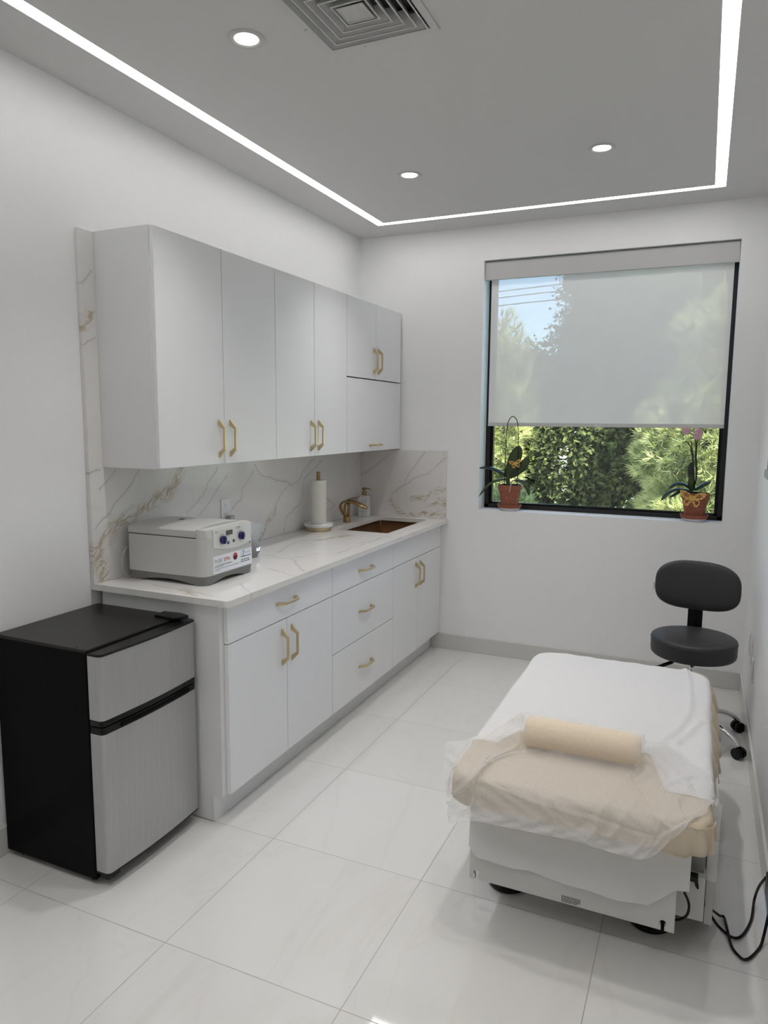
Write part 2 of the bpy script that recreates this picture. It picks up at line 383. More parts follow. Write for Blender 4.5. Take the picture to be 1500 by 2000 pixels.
def ball(bm, c, r, seg=20, mi=0, sc=(1, 1, 1)):
    q = bmesh.ops.create_uvsphere(bm, u_segments=seg, v_segments=seg//2, radius=r, matrix=Matrix.Translation(c) @ Matrix.Diagonal((*sc, 1)))
    for v in q['verts']:
        for f in v.link_faces: f.material_index = mi
def nb(): return bmesh.new()
def surf_grid(rows, nu, nv):
    """smooth surface through a grid of control points (catmull-rom both ways) -> 2-D list of Vectors"""
    R = [crv(r, nu) for r in rows]
    cols = [crv([R[i][j] for i in range(len(R))], nv) for j in range(len(R[0]))]
    return [[cols[j][i] for j in range(len(cols))] for i in range(len(cols[0]))]
def grid_mesh(bm, G, mi=0):
    V = [[bm.verts.new(p) for p in row] for row in G]
    for i in range(len(V)-1):
        for j in range(len(V[0])-1):
            f = bm.faces.new((V[i][j], V[i][j+1], V[i+1][j+1], V[i+1][j])); f.material_index = mi
def text_bm(bm, s, size, M, mi=0, depth=0.0006, stretch=1.0):
    cu = bpy.data.curves.new('t', 'FONT'); cu.body = s; cu.size = size; cu.extrude = depth
    o = bpy.data.objects.new('t', cu); C.objects.link(o)
    bpy.context.view_layer.update()
    me = bpy.data.meshes.new_from_object(o.evaluated_get(bpy.context.evaluated_depsgraph_get()))
    bpy.data.objects.remove(o); bpy.data.curves.remove(cu)
    me.transform(M @ Matrix.Diagonal((stretch, 1, 1, 1)))
    k = len(bm.faces); bm.from_mesh(me); bpy.data.meshes.remove(me)
    bm.faces.ensure_lookup_table()
    for f in bm.faces[k:]: f.material_index = mi

DATA = {"L_leaf1":[[1.071,2.555,1.218],[1.011,2.555,1.254],[0.947,2.555,1.276],[0.879,2.555,1.273]],"L_leaf2":[[1.072,2.555,1.201],[1.013,2.555,1.195],[0.95,2.555,1.162],[0.888,2.555,1.079]],"L_leaf3":[[1.068,2.555,1.222],[1.103,2.555,1.308],[1.128,2.555,1.376],[1.144,2.555,1.427]],"L_leaf4":[[1.082,2.555,1.215],[1.139,2.555,1.265],[1.178,2.555,1.31],[1.197,2.555,1.361]],"L_leaf5":[[1.117,2.555,1.196],[1.169,2.555,1.188],[1.204,2.555,1.159],[1.223,2.555,1.096]],"L_hoop":[[1.056,2.555,1.163],[1.056,2.555,1.272],[1.058,2.555,1.425],[1.062,2.555,1.533],[1.071,2.555,1.587],[1.097,2.555,1.618],[1.125,2.555,1.594],[1.137,2.555,1.534],[1.142,2.555,1.394],[1.142,2.555,1.275],[1.139,2.555,1.167]],"L_but":[[1.143,2.545,1.31]],"L_root":[[1.123,2.477,1.196],[1.113,2.477,1.162],[1.108,2.477,1.124]],"R_leaf1":[[2.203,2.555,1.182],[2.153,2.555,1.217],[2.104,2.555,1.212],[2.071,2.555,1.182]],"R_leaf2":[[2.197,2.555,1.178],[2.126,2.555,1.184],[2.069,2.555,1.16],[2.031,2.555,1.111]],"R_leaf3":[[2.211,2.555,1.182],[2.193,2.555,1.265],[2.187,2.555,1.32],[2.196,2.555,1.351]],"R_leaf4":[[2.217,2.555,1.182],[2.252,2.555,1.206],[2.279,2.555,1.222],[2.301,2.555,1.232]],"R_leaf5":[[2.197,2.555,1.178],[2.141,2.555,1.173],[2.107,2.555,1.152],[2.079,2.555,1.135]],"R_stems":[[[2.209,2.555,1.182],[2.221,2.555,1.266],[2.21,2.555,1.358],[2.206,2.555,1.465],[2.19,2.555,1.51],[2.164,2.555,1.522]],[[2.211,2.555,1.182],[2.223,2.555,1.281],[2.214,2.555,1.389],[2.214,2.555,1.474],[2.23,2.555,1.502]],[[2.209,2.555,1.182],[2.198,2.555,1.311],[2.191,2.555,1.388],[2.17,2.555,1.455],[2.144,2.555,1.473]],[[2.213,2.555,1.204],[2.199,2.555,1.357],[2.181,2.555,1.473]]],"R_flowers":[[2.152,2.545,1.537],[2.175,2.545,1.522],[2.217,2.545,1.529],[2.232,2.545,1.511],[2.213,2.545,1.505]],"R_but":[[2.21,2.465,1.138]],"B":[[[1.481,0.159,0.46],[1.609,0.134,0.518],[1.705,0.244,0.545],[1.8,0.3,0.511],[1.95,0.3,0.511],[2.1,0.29,0.511],[2.193,0.36,0.512],[2.274,0.258,0.51],[2.329,0.209,0.49]],[[1.501,0.093,0.455],[1.62,0.038,0.518],[1.745,0.172,0.602],[1.83,0.165,0.609],[1.95,0.165,0.609],[2.09,0.165,0.608],[2.145,0.165,0.575],[2.25,0.19,0.512],[2.332,0.163,0.488]],[[1.527,0.018,0.445],[1.641,-0.069,0.518],[1.755,0.11,0.525],[1.83,0.108,0.525],[1.95,0.108,0.525],[2.09,0.108,0.527],[2.16,0.1,0.535],[2.255,0.12,0.513],[2.34,0.125,0.484]],[[1.556,-0.06,0.43],[1.664,-0.148,0.51],[1.7,0.02,0.512],[1.81,0.02,0.511],[1.95,0.02,0.511],[2.08,0.02,0.511],[2.17,0.02,0.512],[2.262,0.03,0.511],[2.353,0.1,0.48]],[[1.59,-0.14,0.426],[1.667,-0.155,0.465],[1.7,-0.115,0.508],[1.81,-0.135,0.506],[1.95,-0.135,0.506],[2.08,-0.135,0.507],[2.17,-0.135,0.505],[2.255,-0.115,0.5],[2.35,0.05,0.489]],[[1.599,-0.155,0.394],[1.67,-0.16,0.422],[1.77,-0.165,0.441],[1.892,-0.17,0.453],[1.992,-0.17,0.453],[2.096,-0.17,0.449],[2.185,-0.17,0.463],[2.25,-0.15,0.51],[2.33,0.0,0.498]],[[1.608,-0.17,0.366],[1.677,-0.18,0.397],[1.784,-0.185,0.407],[1.897,-0.19,0.415],[1.997,-0.19,0.418],[2.1,-0.19,0.41],[2.179,-0.19,0.418],[2.245,-0.16,0.485],[2.313,-0.06,0.516]]],"C":[[1.634,-0.035,0.313],[1.636,-0.035,0.225],[1.644,-0.035,0.219],[1.662,-0.035,0.191],[1.727,-0.035,0.188],[1.785,-0.035,0.187],[1.825,-0.035,0.188],[1.874,-0.035,0.177],[1.983,-0.035,0.178],[2.087,-0.035,0.174],[2.181,-0.035,0.173],[2.25,-0.035,0.245],[2.29,-0.035,0.251],[2.289,-0.035,0.441]],"notch":[[1.657,-0.016,0.112],[1.658,-0.016,0.12],[2.224,-0.016,0.118],[2.223,-0.016,0.124]],"panel_label":[[1.929,-0.017,0.123],[1.987,-0.017,0.122],[1.978,-0.017,0.105],[1.928,-0.017,0.101]],"cable1":[[2.304,0.07,0.24]],"cabA":[[2.303,0.06,0.246],[2.312,0.077,0.2],[2.328,0.142,0.12],[2.354,0.217,0.04],[2.379,0.218,0.006],[2.407,0.184,0.006],[2.431,0.175,0.006],[2.454,0.205,0.006],[2.479,0.285,0.006],[2.503,0.41,0.006],[2.52,0.497,0.006],[2.541,0.559,0.01]],"cabB":[[2.305,0.06,0.247],[2.316,0.081,0.19],[2.338,0.156,0.1],[2.364,0.217,0.05],[2.386,0.245,0.02],[2.4,0.262,0.008],[2.406,0.206,0.006],[2.419,0.131,0.006],[2.44,0.093,0.006],[2.454,0.088,0.006],[2.472,0.11,0.006],[2.497,0.163,0.006],[2.519,0.22,0.006],[2.549,0.289,0.006]],"cabC":[[2.277,0.02,0.213],[2.287,0.02,0.193],[2.292,0.02,0.173],[2.289,0.02,0.148],[2.279,0.02,0.132],[2.262,0.02,0.12],[2.247,0.02,0.12]],"lever":[[2.192,1.62,0.408],[2.16,1.6,0.393],[2.119,1.58,0.372]]}
VEINS = {"left":{"gold":[[[[0.056,0.916],[0.022,1.051],[0.095,1.115],[0.325,1.208],[0.461,1.253],[0.542,1.347]],0.035],[[[1.187,0.92],[1.245,0.987],[1.347,1.069]],0.022],[[[0,1.933],[0.05,1.998]],0.03]],"grey":[[[0.017,1.136],[0.111,1.207],[0.124,1.229],[0.221,1.296],[0.276,1.359]],[[0.044,1.296],[0.099,1.336],[0.132,1.372]],[[0.577,1.133],[0.646,1.177],[0.719,1.238],[0.821,1.349]],[[0.671,1.117],[0.774,1.198],[0.895,1.297]],[[0.938,1.126],[1.016,1.169],[1.05,1.229],[1.139,1.311]],[[1.139,1.339],[1.207,1.29],[1.395,1.243],[1.529,1.212]],[[1.348,1.102],[1.449,1.182],[1.612,1.227],[1.68,1.279],[1.794,1.346]],[[1.427,0.921],[1.468,1.013],[1.634,1.081],[1.679,1.222],[1.906,1.334]],[[1.952,1.085],[2.08,1.025],[1.91,0.959]],[[-0.02,2.085],[0.05,2.154]],[[0,1.87],[0.06,1.9]],[[0,1.36],[0.05,1.38]]]},"back":{"gold":[[[[0.255,1.018],[0.307,0.956],[0.385,0.924],[0.492,0.959],[0.587,0.936],[0.654,0.933]],0.02],[[[0.414,1.041],[0.539,1.069],[0.65,1.12]],0.02],[[[0.54,1.005],[0.659,1.022]],0.04]],"grey":[[[0.247,1.036],[0.266,1.073],[0.374,1.15],[0.537,1.238],[0.661,1.34]],[[0.363,1.168],[0.419,1.252],[0.504,1.371]],[[0.029,1.194],[0.252,1.347]]]},"top":{"gold":[[[[0.305,1.343],[0.38,1.582]],0.03],[[[0.404,0.096],[0.503,0.005]],0.02]],"grey":[[[0.293,0.841],[0.453,0.802],[0.663,0.59]],[[0.453,0.802],[0.478,0.947],[0.591,1.05],[0.596,1.587]],[[0.472,0.57],[0.672,0.488]],[[0.308,0.91],[0.231,1.212],[0.255,1.457]],[[0.56,1.339],[0.605,1.654]],[[0.242,0.097],[0.586,0.046]],[[0.548,0.266],[0.726,0.113]]]}}
# ================================================================== SETTING
bm = nb(); box(bm, -0.2, W+0.2, YB-0.2, D+0.3, -0.12, 0.0); tag(ob('floor', bm, m_floor), kind='structure')
# ceiling with the slot of the LED channel left open
LX0, LX1, LXI0, LXI1, LYO, LYI = 0.257, 2.278, 0.313, 2.226, 2.235, 2.188
LYN, LYNI = -2.30, -2.25
bm = nb()
zc0, zc1 = H, H+0.12
box(bm, -0.2, LX0, YB-0.2, D+0.3, zc0, zc1); box(bm, LX1, W+0.2, YB-0.2, D+0.3, zc0, zc1)
box(bm, LX0, LX1, LYO, D+0.3, zc0, zc1); box(bm, LX0, LX1, YB-0.2, LYN, zc0, zc1)
# inner island, with a square hole for the vent
VX0, VX1, VY0, VY1 = 1.005, 1.408, -0.213, 0.190
box(bm, LXI0, VX0+.02, LYNI, LYI, zc0, zc1); box(bm, VX1-.02, LXI1, LYNI, LYI, zc0, zc1)
box(bm, VX0+.02, VX1-.02, LYNI, VY0+.02, zc0, zc1); box(bm, VX0+.02, VX1-.02, VY1-.02, LYI, zc0, zc1)
box(bm, LX0-.01, LX1+.01, LYN-.01, LYO+.01, zc1, zc1+.25)
tag(ob('ceiling', bm, m_ceil), kind='structure')
bm = nb(); box(bm, -0.2, 0.0, YB-0.2, D+0.3, 0.0, H); tag(ob('wall_left', bm, m_wall), kind='structure')
bm = nb(); box(bm, W, W+0.2, YB-0.2, D+0.3, 0.0, H); tag(ob('wall_right', bm, m_wall), kind='structure')
bm = nb(); box(bm, 0.0, W, YB-0.2, YB, 0.0, H); tag(ob('wall_near', bm, m_wall), kind='structure')
bm = nb()
box(bm, 0.0, WX0, D, D+0.3, 0.0, H); box(bm, WX1, W, D, D+0.3, 0.0, H)
box(bm, WX0, WX1, D, D+0.3, 0.0, WZ0); box(bm, WX0, WX1, D, D+0.3, WZ1, H)
tag(ob('wall_back', bm, m_wall), kind='structure')
# baseboards
BH = 0.108
def baseboard(name, x0, x1, y0, y1):
    bm = nb(); box(bm, x0, x1, y0, y1, 0.0, BH)
    tag(ob(name, bm, m_base, bevel=0.002), kind='structure')
baseboard('baseboard_back', XK+.002, W-.012, D-0.012, D-.0005)
baseboard('baseboard_right', W-0.012, W-.0005, YB+.001, D-.0005)
baseboard('baseboard_left', 0.0005, 0.012, YB+.001, 0.05)
# window frame and pane
yf = D+REC
bm = nb()
box(bm, WX0, WX0+.030, yf, yf+.07, WZ0, WZ1); box(bm, WX1-.030, WX1, yf, yf+.07, WZ0, WZ1)
box(bm, WX0, WX1, yf, yf+.07, WZ0, WZ0+.026); box(bm, WX0, WX1, yf, yf+.07, WZ1-.03, WZ1)
win = tag(ob('window_1', bm, m_frame, bevel=.002), kind='structure')
bm = nb()
box(bm, WX0+.030, WX0+.046, yf+.02, yf+.06, WZ0+.026, WZ1-.03); box(bm, WX1-.046, WX1-.030, yf+.02, yf+.06, WZ0+.026, WZ1-.03)
box(bm, WX0+.030, WX1-.030, yf+.02, yf+.06, WZ0+.026, WZ0+.040); box(bm, WX0+.030, WX1-.030, yf+.02, yf+.06, WZ1-.044, WZ1-.03)
ob('inner_sash', bm, m_black, win, bevel=.001)
bm = nb(); box(bm, WX0+.044, WX1-.044, yf+.036, yf+.042, WZ0+.038, WZ1-.042); ob('glass_pane', bm, m_glass, win)

# ================================================================== CEILING THINGS
led = thing('led_strip_light', (LX0, LYO, H), 'bright white recessed LED line running round the ceiling in a rectangle', 'light')
z0, z1 = H+.002, H+.010
for nm, a in (('left', (LX0+.001, LXI0-.001, LYN+.001, LYO-.001)), ('right', (LXI1+.001, LX1-.001, LYN+.001, LYO-.001)), ('far', (LXI0-.001, LXI1+.001, LYI+.001, LYO-.001)), ('near', (LXI0-.001, LXI1+.001, LYN+.001, LYNI-.001))):
    bm = nb(); box(bm, *a, z0, z1); ob('diffuser', bm, m_led, led)
LAMPS = [((0.803, -0.003), 'round downlight left of the square air vent, nearest and largest of those lit in view'), ((0.803, 1.421), 'round downlight nearest the far left corner of the LED line'), ((1.748, 1.424), 'round downlight near the right arm of the LED line, above the window'), ((1.748, -0.003), 'round downlight beside the air vent on the side of the right wall'), ((0.803, -1.43), 'round downlight at the near end of the ceiling, above the fridge side'), ((1.748, -1.43), 'round downlight at the near end of the ceiling, toward the right wall')]
for (x, y), lab in LAMPS:
    t = thing('recessed_downlight', (x, y, H), lab, 'light', 'recessed ceiling downlights')
    bm = nb(); lathe(bm, [(.040, H-.0015), (.047, H-.005), (.058, H-.005), (.0625, H-.0005)], x, y, 48, cap=False)
    lathe(bm, [(.040, H-.0015), (.039, H+.0)], x, y, 48, cap=False); ob('trim_ring', bm, m_ring, t, smooth=True)
    bm = nb(); lathe(bm, [(.0395, H-.0010), (0, H-.0022)], x, y, 48, cap=False); ob('lens', bm, m_lamp, t, smooth=True)
    sp_ = bpy.data.lights.new('lamp_beam', 'SPOT'); sp_.energy = SPOT_WATTS; sp_.spot_size = math.radians(99); sp_.spot_blend = 1.0; sp_.shadow_soft_size = .043; sp_.color = (1.0, .975, .95)
    so_ = bpy.data.objects.new('lamp_beam', sp_); C.objects.link(so_); so_.parent = t; so_.location = (0, 0, -.012)
# air diffuser
vx, vy = (VX0+VX1)/2, (VY0+VY1)/2
vent = thing('ceiling_air_vent', (vx, vy, H), 'square white louvred air diffuser with nested slanted blades in the ceiling', 'vent')
def frustum(bm, s0, z0_, s1, z1_, th=.0012, mi=0):
    """four slanted blades: half size s0 at z0 (lower, outer) to s1 at z1 (upper, inner)"""
    for sg in (0, th):
        a = [bm.verts.new((vx+sx*(s0), vy+sy*(s0), z0_+sg)) for sx, sy in ((-1, -1), (1, -1), (1, 1), (-1, 1))]
        b = [bm.verts.new((vx+sx*(s1), vy+sy*(s1), z1_+sg)) for sx, sy in ((-1, -1), (1, -1), (1, 1), (-1, 1))]
        for i in range(4): bm.faces.new((a[i], a[(i+1) % 4], b[(i+1) % 4], b[i]))
hs = (VX1-VX0)/2
bm = nb()
def ringplate(bm, so, si, za, zb):
    o_ = [(-so, -so), (so, -so), (so, so), (-so, so)]; i_ = [(-si, -si), (si, -si), (si, si), (-si, si)]
    for k in range(4):
        k2 = (k+1) % 4
        v = [bm.verts.new((vx+p[0], vy+p[1], z)) for z in (za, zb) for p in (o_[k], o_[k2], i_[k2], i_[k])]
        for f in ((0, 1, 2, 3), (4, 5, 6, 7), (0, 1, 5, 4), (2, 3, 7, 6)): bm.faces.new([v[q] for q in f])
ringplate(bm, hs, hs-.024, H-.006, H-.0005)
ob('frame', bm, m_vent, vent)
for k in range(5):
    s = hs-.030-k*.029
    bm = nb(); frustum(bm, s, H-.008, s-.023, H+.034); ringplate(bm, s+.0022, s-.0022, H-.0105, H-.0080); ob('louver_blade', bm, m_vent, vent)
bm = nb(); s = .043; frustum(bm, s, H-.010, .02, H+.004); ringplate(bm, s+.001, s-.002, H-.0115, H-.0100)
a = [bm.verts.new((vx+sx*.02, vy+sy*.02, H+.004)) for sx, sy in ((-1, -1), (1, -1), (1, 1), (-1, 1))]; bm.faces.new(a); ob('centre_cone', bm, m_vent, vent)
bm = nb(); box(bm, VX0+.021, VX1-.021, VY0+.021, VY1-.021, H+.060, H+.066)
ob('duct_opening', bm, m_ventin, vent)
for (sx, sy) in ((vx-.06, VY1-.008), (VX0-.0+.008, vy+.03)):
    bm = nb(); lathe(bm, [(0, H-.009), (.004, H-.008), (.004, H-.006)], sx, sy, 12); ob('screw', bm, m_ring, vent, smooth=True)

# ================================================================== CABINETS
HANDLES = {}
def handle_bm(length=.165, horiz=False):
    """angular bow pull; local: along +z centred, door at x=0, standing out to x=.032"""
    L = length/2
    out = [(0, -L), (.004, -L), (.034, -L+.032), (.034, L-.032), (.004, L), (0, L), (0, L-.024), (.025, L-.042), (.025, -L+.042), (0, -L+.024)]
    bm = nb(); vs = prism(bm, out, 1, -.0055, .0055)
    return bm
def place_handle(parent, x, y, z, horiz=False, length=.165):
    key = (horiz, round(length, 3))
    if key not in HANDLES:
        bm = handle_bm(length)
        if horiz: bmesh.ops.rotate(bm, verts=bm.verts[:], cent=(0, 0, 0), matrix=Matrix.Rotation(PI/2, 3, 'X'))
        bmesh.ops.recalc_face_normals(bm, faces=bm.faces[:])
        me = bpy.data.meshes.new('pull_handle'); bm.to_mesh(me); bm.free(); me.materials.append(m_brass); HANDLES[key] = me
    o = bpy.data.objects.new('handle', HANDLES[key]); C.objects.link(o); o.parent = parent
    md = o.modifiers.new('bevel', 'BEVEL'); md.width = .0012; md.segments = 2
    base = parent.parent.location if parent.parent else Vector((0, 0, 0))
    o.location = Vector((x, y, z)) - base - parent.location
    return o
G = 0.0018
def front(parent, name, x, y0, y1, z0, z1, th=.019, mat_=None):
    bm = nb(); box(bm, x-th, x, y0+G, y1-G, z0+.0021, z1-.0021)
    return ob(name, bm, mat_ or m_cab, parent, bevel=.0009)
# --- base cabinets
YB0, YB1, YB2, YB3 = 0.055, 0.9075, 1.6665, 2.489
ZS, ZK, ZT = 0.7247, 0.1144, CB-.003
XI = XD-.020
def carcass(parent, x0, x1, y0, y1, z0, z1, open_top=False, th=.016):
    bm = nb()
    box(bm, x0, x1, y0, y0+th, z0, z1); box(bm, x0, x1, y1-th, y1, z0, z1)
    box(bm, x0, x0+th, y0+th, y1-th, z0, z1); box(bm, x0+th, x1, y0+th, y1-th, z0, z0+th)
    if not open_top: box(bm, x0+th, x1, y0+th, y1-th, z1-th, z1)
    return ob('body', bm, [m_side], parent)
labs = ['white base cabinet nearest the fridge with one drawer over two doors', 'white middle base cabinet with three stacked drawers', 'white base cabinet under the sink with blank panel over two doors']
base = []
for i, (a, b_) in enumerate(((YB0, YB1), (YB1, YB2), (YB2, YB3))):
    t = thing('base_cabinet', (0.0, a, 0.0), labs[i], 'cabinet', 'base cabinets under the counter'); base.append(t)
    carcass(t, .024, XI, a+.0004, b_-.0004, ZK, ZT, open_top=(i == 2))
t = base[0]
f = front(t, 'drawer', XD, YB0+.006, YB1, ZS, ZT); place_handle(f, XD, .487, .803, True, .17)
f = front(t, 'door', XD, YB0+.006, .487, ZK, ZS); place_handle(f, XD, .447, .604)
f = front(t, 'door', XD, .487, YB1, ZK, ZS); place_handle(f, XD, .527, .604)
t = base[1]
for za, zb, hz in ((ZS, ZT, .797), (.424, ZS, .575), (ZK, .424, .270)):
    f = front(t, 'drawer', XD, YB1, YB2, za, zb); place_handle(f, XD, 1.287, hz, True, .17)
t = base[2]
front(t, 'blank_panel', XD, YB2, YB3-.010, ZS, ZT)
f = front(t, 'door', XD, YB2, 2.062, ZK, ZS); place_handle(f, XD, 2.024, .612)
f = front(t, 'door', XD, 2.062, YB3-.010, ZK, ZS); place_handle(f, XD, 2.101, .612)
# end panel reaching the floor (notched for the toe kick)
bm = nb(); prism(bm, [(0.024, 0.002), (XK-.014, 0.002), (XK-.014, ZK-.002), (XI, ZK-.002), (XI, ZT), (0.024, ZT)], 1, .036, .0545)
tag(ob('end_panel', bm, m_side, bevel=.0006), 'white floor-length end panel of the base cabinets beside the fridge', 'panel')
bm = nb(); box(bm, XK-.013, XK, .036, D-.0135, 0.001, ZK-.004)
tag(ob('toe_kick_board', bm, m_side, bevel=.0008), 'long grey-white toe kick board along the floor under the base cabinets', 'board')
bm = nb(); box(bm, XI-.02, XD-.003, YB3-.008, D-.001, ZK, ZT); tag(ob('filler_strip', bm, m_cab), 'narrow white filler strip between the sink cabinet and back wall', 'panel')
# --- wall cabinets
YU = [0.0705, .9115, 1.6765, 2.4895]
XUI = XU-.020
labs = ['largest white wall cabinet, nearest, with two tall doors', 'white wall cabinet in the middle of the upper row with two doors', 'white wall cabinet by the back wall, two short doors over a flap']
for i in range(3):
    a, b_ = YU[i], YU[i+1]
    t = thing('wall_cabinet', (0.0, a, ZU0), labs[i], 'cabinet', 'wall cabinets above the counter')
    carcass(t, .0215, XUI, a+.0004, b_-.0004, ZU0, ZU1)
    if i < 2:
        mid = (.4915, 1.294)[i]
        f = front(t, 'door', XU, a+(0.0015 if i == 0 else 0), mid, ZU0, ZU1); place_handle(f, XU, mid-.040, 1.500)
        f = front(t, 'door', XU, mid, b_, ZU0, ZU1); place_handle(f, XU, mid+.040, 1.500)
    else:
        mid = 2.083
        f = front(t, 'door', XU, a, mid, 1.8405, ZU1); place_handle(f, XU, mid-.034, 1.955)
        f = front(t, 'door', XU, mid, b_, 1.8405, ZU1); place_handle(f, XU, mid+.034, 1.955)
        f = front(t, 'flap_door', XU, a, b_, ZU0, 1.8375); place_handle(f, XU, 2.075, 1.428, True, .17)
# --- slabs
mL = marble('marble_left_slab', (1, 2), VEINS['left']['gold'], VEINS['left']['grey'])
mB = marble('marble_back_slab', (0, 2), VEINS['back']['gold'], VEINS['back']['grey'], ang=.2)
mT = marble('marble_counter', (0, 1), VEINS['top']['gold'], VEINS['top']['grey'])
bm = nb(); box(bm, 0.0008, .0208, 0.0, D-.001, CT+.0005, ZU1); tag(ob('backsplash_slab', bm, mL, bevel=.001), 'tall gold-veined white marble slab on the left wall behind the wall cabinets', 'backsplash')
bm = nb(); box(bm, .0215, .663, D-.019, D-.001, CT+.0005, 1.381); tag(ob('backsplash_slab', bm, mB, bevel=.001), 'short gold-veined marble splash panel on the back wall beside the sink', 'backsplash')
# --- counter with sink opening
SX0, SX1, SY0, SY1 = .205, .556, 1.742, 2.406
bm = nb(); r = .022
arc = [(XC-r+r*math.sin(q), 0+r-r*math.cos(q)) for q in [i*PI/2/8 for i in range(9)]]
outer = [(0.001, 0.0)] + arc + [(XC, SY0), (0.001, SY0)]
prism(bm, outer, 2, CB, CT)
box(bm, 0.001, SX0, SY0, SY1, CB, CT); box(bm, SX1, XC, SY0, SY1, CB, CT); box(bm, 0.001, XC, SY1, D-.001, CB, CT)
bmesh.ops.remove_doubles(bm, verts=bm.verts[:], dist=1e-5)
tag(ob('countertop', bm, mT), 'long white marble-look countertop with grey and gold veins over the base cabinets', 'countertop')
# --- sink
t = thing('undermount_sink', ((SX0+SX1)/2, (SY0+SY1)/2, .70), 'dark brown metal sink sunk into the counter near the back wall', 'sink')
bm = nb()
a0, a1, b0, b1, zt, zb = SX0-.004, SX1+.004, SY0-.004, SY1+.004, CB-.001, CB-.19
vt = [bm.verts.new((x, y, zt)) for x, y in ((a0, b0), (a1, b0), (a1, b1), (a0, b1))]
vb = [bm.verts.new((x, y, zb)) for x, y in ((a0+.01, b0+.01), (a1-.01, b0+.01), (a1-.01, b1-.01), (a0+.01, b1-.01))]
for i in range(4): bm.faces.new((vt[i], vt[(i+1) % 4], vb[(i+1) % 4], vb[i]))
bm.faces.new(vb); bmesh.ops.bevel(bm, geom=[e for e in bm.edges if not e.is_boundary], offset=.018, segments=4, affect='EDGES')
o = ob('basin', bm, m_sink, t, smooth=True); md = o.modifiers.new('s', 'SOLIDIFY'); md.thickness = .0012; md.offset = 0
bm = nb(); lathe(bm, [(0, zb+.002), (.03, zb+.002), (.04, zb+.004), (.042, zb+.001)], (a0+a1)/2-.03, (b0+b1)/2, 32); ob('drain', bm, m_brassd, t, smooth=True)
# --- faucet
fx, fy = .120, 2.065
t = thing('faucet', (fx, fy, CT), 'brushed bronze faucet with looping flat spout beside the sink', 'faucet')
bm = nb(); lathe(bm, [(.026, CT+.0005), (.027, CT+.004), (.024, CT+.035), (.022, CT+.038), (0, CT+.038)], fx, fy, 32); ob('base', bm, m_bronze, t, smooth=True)
bm = nb()
tube(bm, crv([(fx-.006, fy, CT+.03), (fx-.040, fy, CT+.068), (fx-.048, fy, CT+.108), (fx-.018, fy, CT+.136), (fx+.04, fy, CT+.136), (fx+.10, fy, CT+.118), (fx+.152, fy, CT+.098)], 8), [.018]*8+[.017]*16+[.020]*8+[.030]*6+[.033]*5+[.028]*3+[.020]*2+[.008], 16, flat=(1.05, .42))
ob('spout', bm, m_bronze, t, smooth=True)
bm = nb(); tube(bm, crv([(fx+.004, fy, CT+.03), (fx-.018, fy, CT+.07), (fx-.012, fy, CT+.115), (fx+.02, fy, CT+.138)], 8), .012, 10, flat=(1.2, .6)); ob('inner_arm', bm, m_bronze, t, smooth=True)
bm = nb(); tube(bm, [(fx+.012, fy, CT+.03), (fx+.012, fy, CT+.135)], .010, 16); ob('column', bm, m_bronze, t, smooth=True)
bm = nb(); tube(bm, crv([(fx+.0, fy, CT+.146), (fx+.05, fy, CT+.162), (fx+.095, fy, CT+.172)], 6), [.010]*6+[.008]*6+[.003], 10, flat=(1.8, .5)); ob('lever', bm, m_bronze, t, smooth=True)
# --- soap dispenser
sx, sy = .098, 2.372; s = .031
t = thing('soap_dispenser', (sx, sy, CT), 'white square-tiled soap dispenser with brass pump behind the faucet', 'soap dispenser')
bm = nb(); box(bm, sx-s, sx+s, sy-s, sy+s, CT+.0005, CT+.148); ob('core', bm, m_grout, t)
bm = nb(); nT = 4; w_ = 2*s/2
for kz in range(4):
    for ku in range(2):
        za, zb_ = CT+.002+kz*.0365, CT+.002+(kz+1)*.0365-.003; u0, u1 = -s+ku*w_+.0015, -s+(ku+1)*w_-.0015
        box(bm, sx+u0, sx+u1, sy-s-.002, sy-s+.001, za, zb_); box(bm, sx+u0, sx+u1, sy+s-.001, sy+s+.002, za, zb_)
        box(bm, sx+s-.001, sx+s+.002, sy+u0, sy+u1, za, zb_); box(bm, sx-s-.002, sx-s+.001, sy+u0, sy+u1, za, zb_)
box(bm, sx-s, sx+s, sy-s, sy+s, CT+.146, CT+.150)
ob('tile_cladding', bm, m_tile, t, bevel=.0008)
bm = nb(); lathe(bm, [(.016, CT+.150), (.016, CT+.176), (.006, CT+.178), (.006, CT+.186), (.016, CT+.187), (.016, CT+.202), (0, CT+.203)], sx, sy, 24); ob('pump_collar', bm, m_brassd, t, smooth=True)
bm = nb(); tube(bm, crv([(sx, sy, CT+.195), (sx+.035, sy, CT+.196), (sx+.052, sy, CT+.184)], 6), .0035, 8); ob('nozzle', bm, m_brassd, t, smooth=True)
# --- paper towel holder
hx, hy = .125, 1.672
t = thing('paper_towel_holder', (hx, hy, CT), 'marble and brass paper towel stand beside the sink', 'paper towel holder')
bm = nb(); lathe(bm, [(.076, CT+.0005), (.079, CT+.004), (.079, CT+.022), (.076, CT+.024)], hx, hy, 56); ob('brass_foot', bm, m_brass, t, smooth=False, bevel=.001)
bm = nb(); lathe(bm, [(.086, CT+.024), (.089, CT+.027), (.089, CT+.041), (.086, CT+.044)], hx, hy, 56); o = ob('marble_base', bm, m_tile, t)
bm = nb(); tube(bm, [(hx, hy, CT+.044), (hx, hy, CT+.358)], .0115, 24); ob('post', bm, m_brassd, t, smooth=False, bevel=.001)
bm = nb()
lathe(bm, [(.022, CT+.045), (.0475, CT+.045), (.048, CT+.06), (.048, CT+.300), (.0465, CT+.307), (.022, CT+.307), (.022, CT+.045)], hx, hy, 64, cap=False)
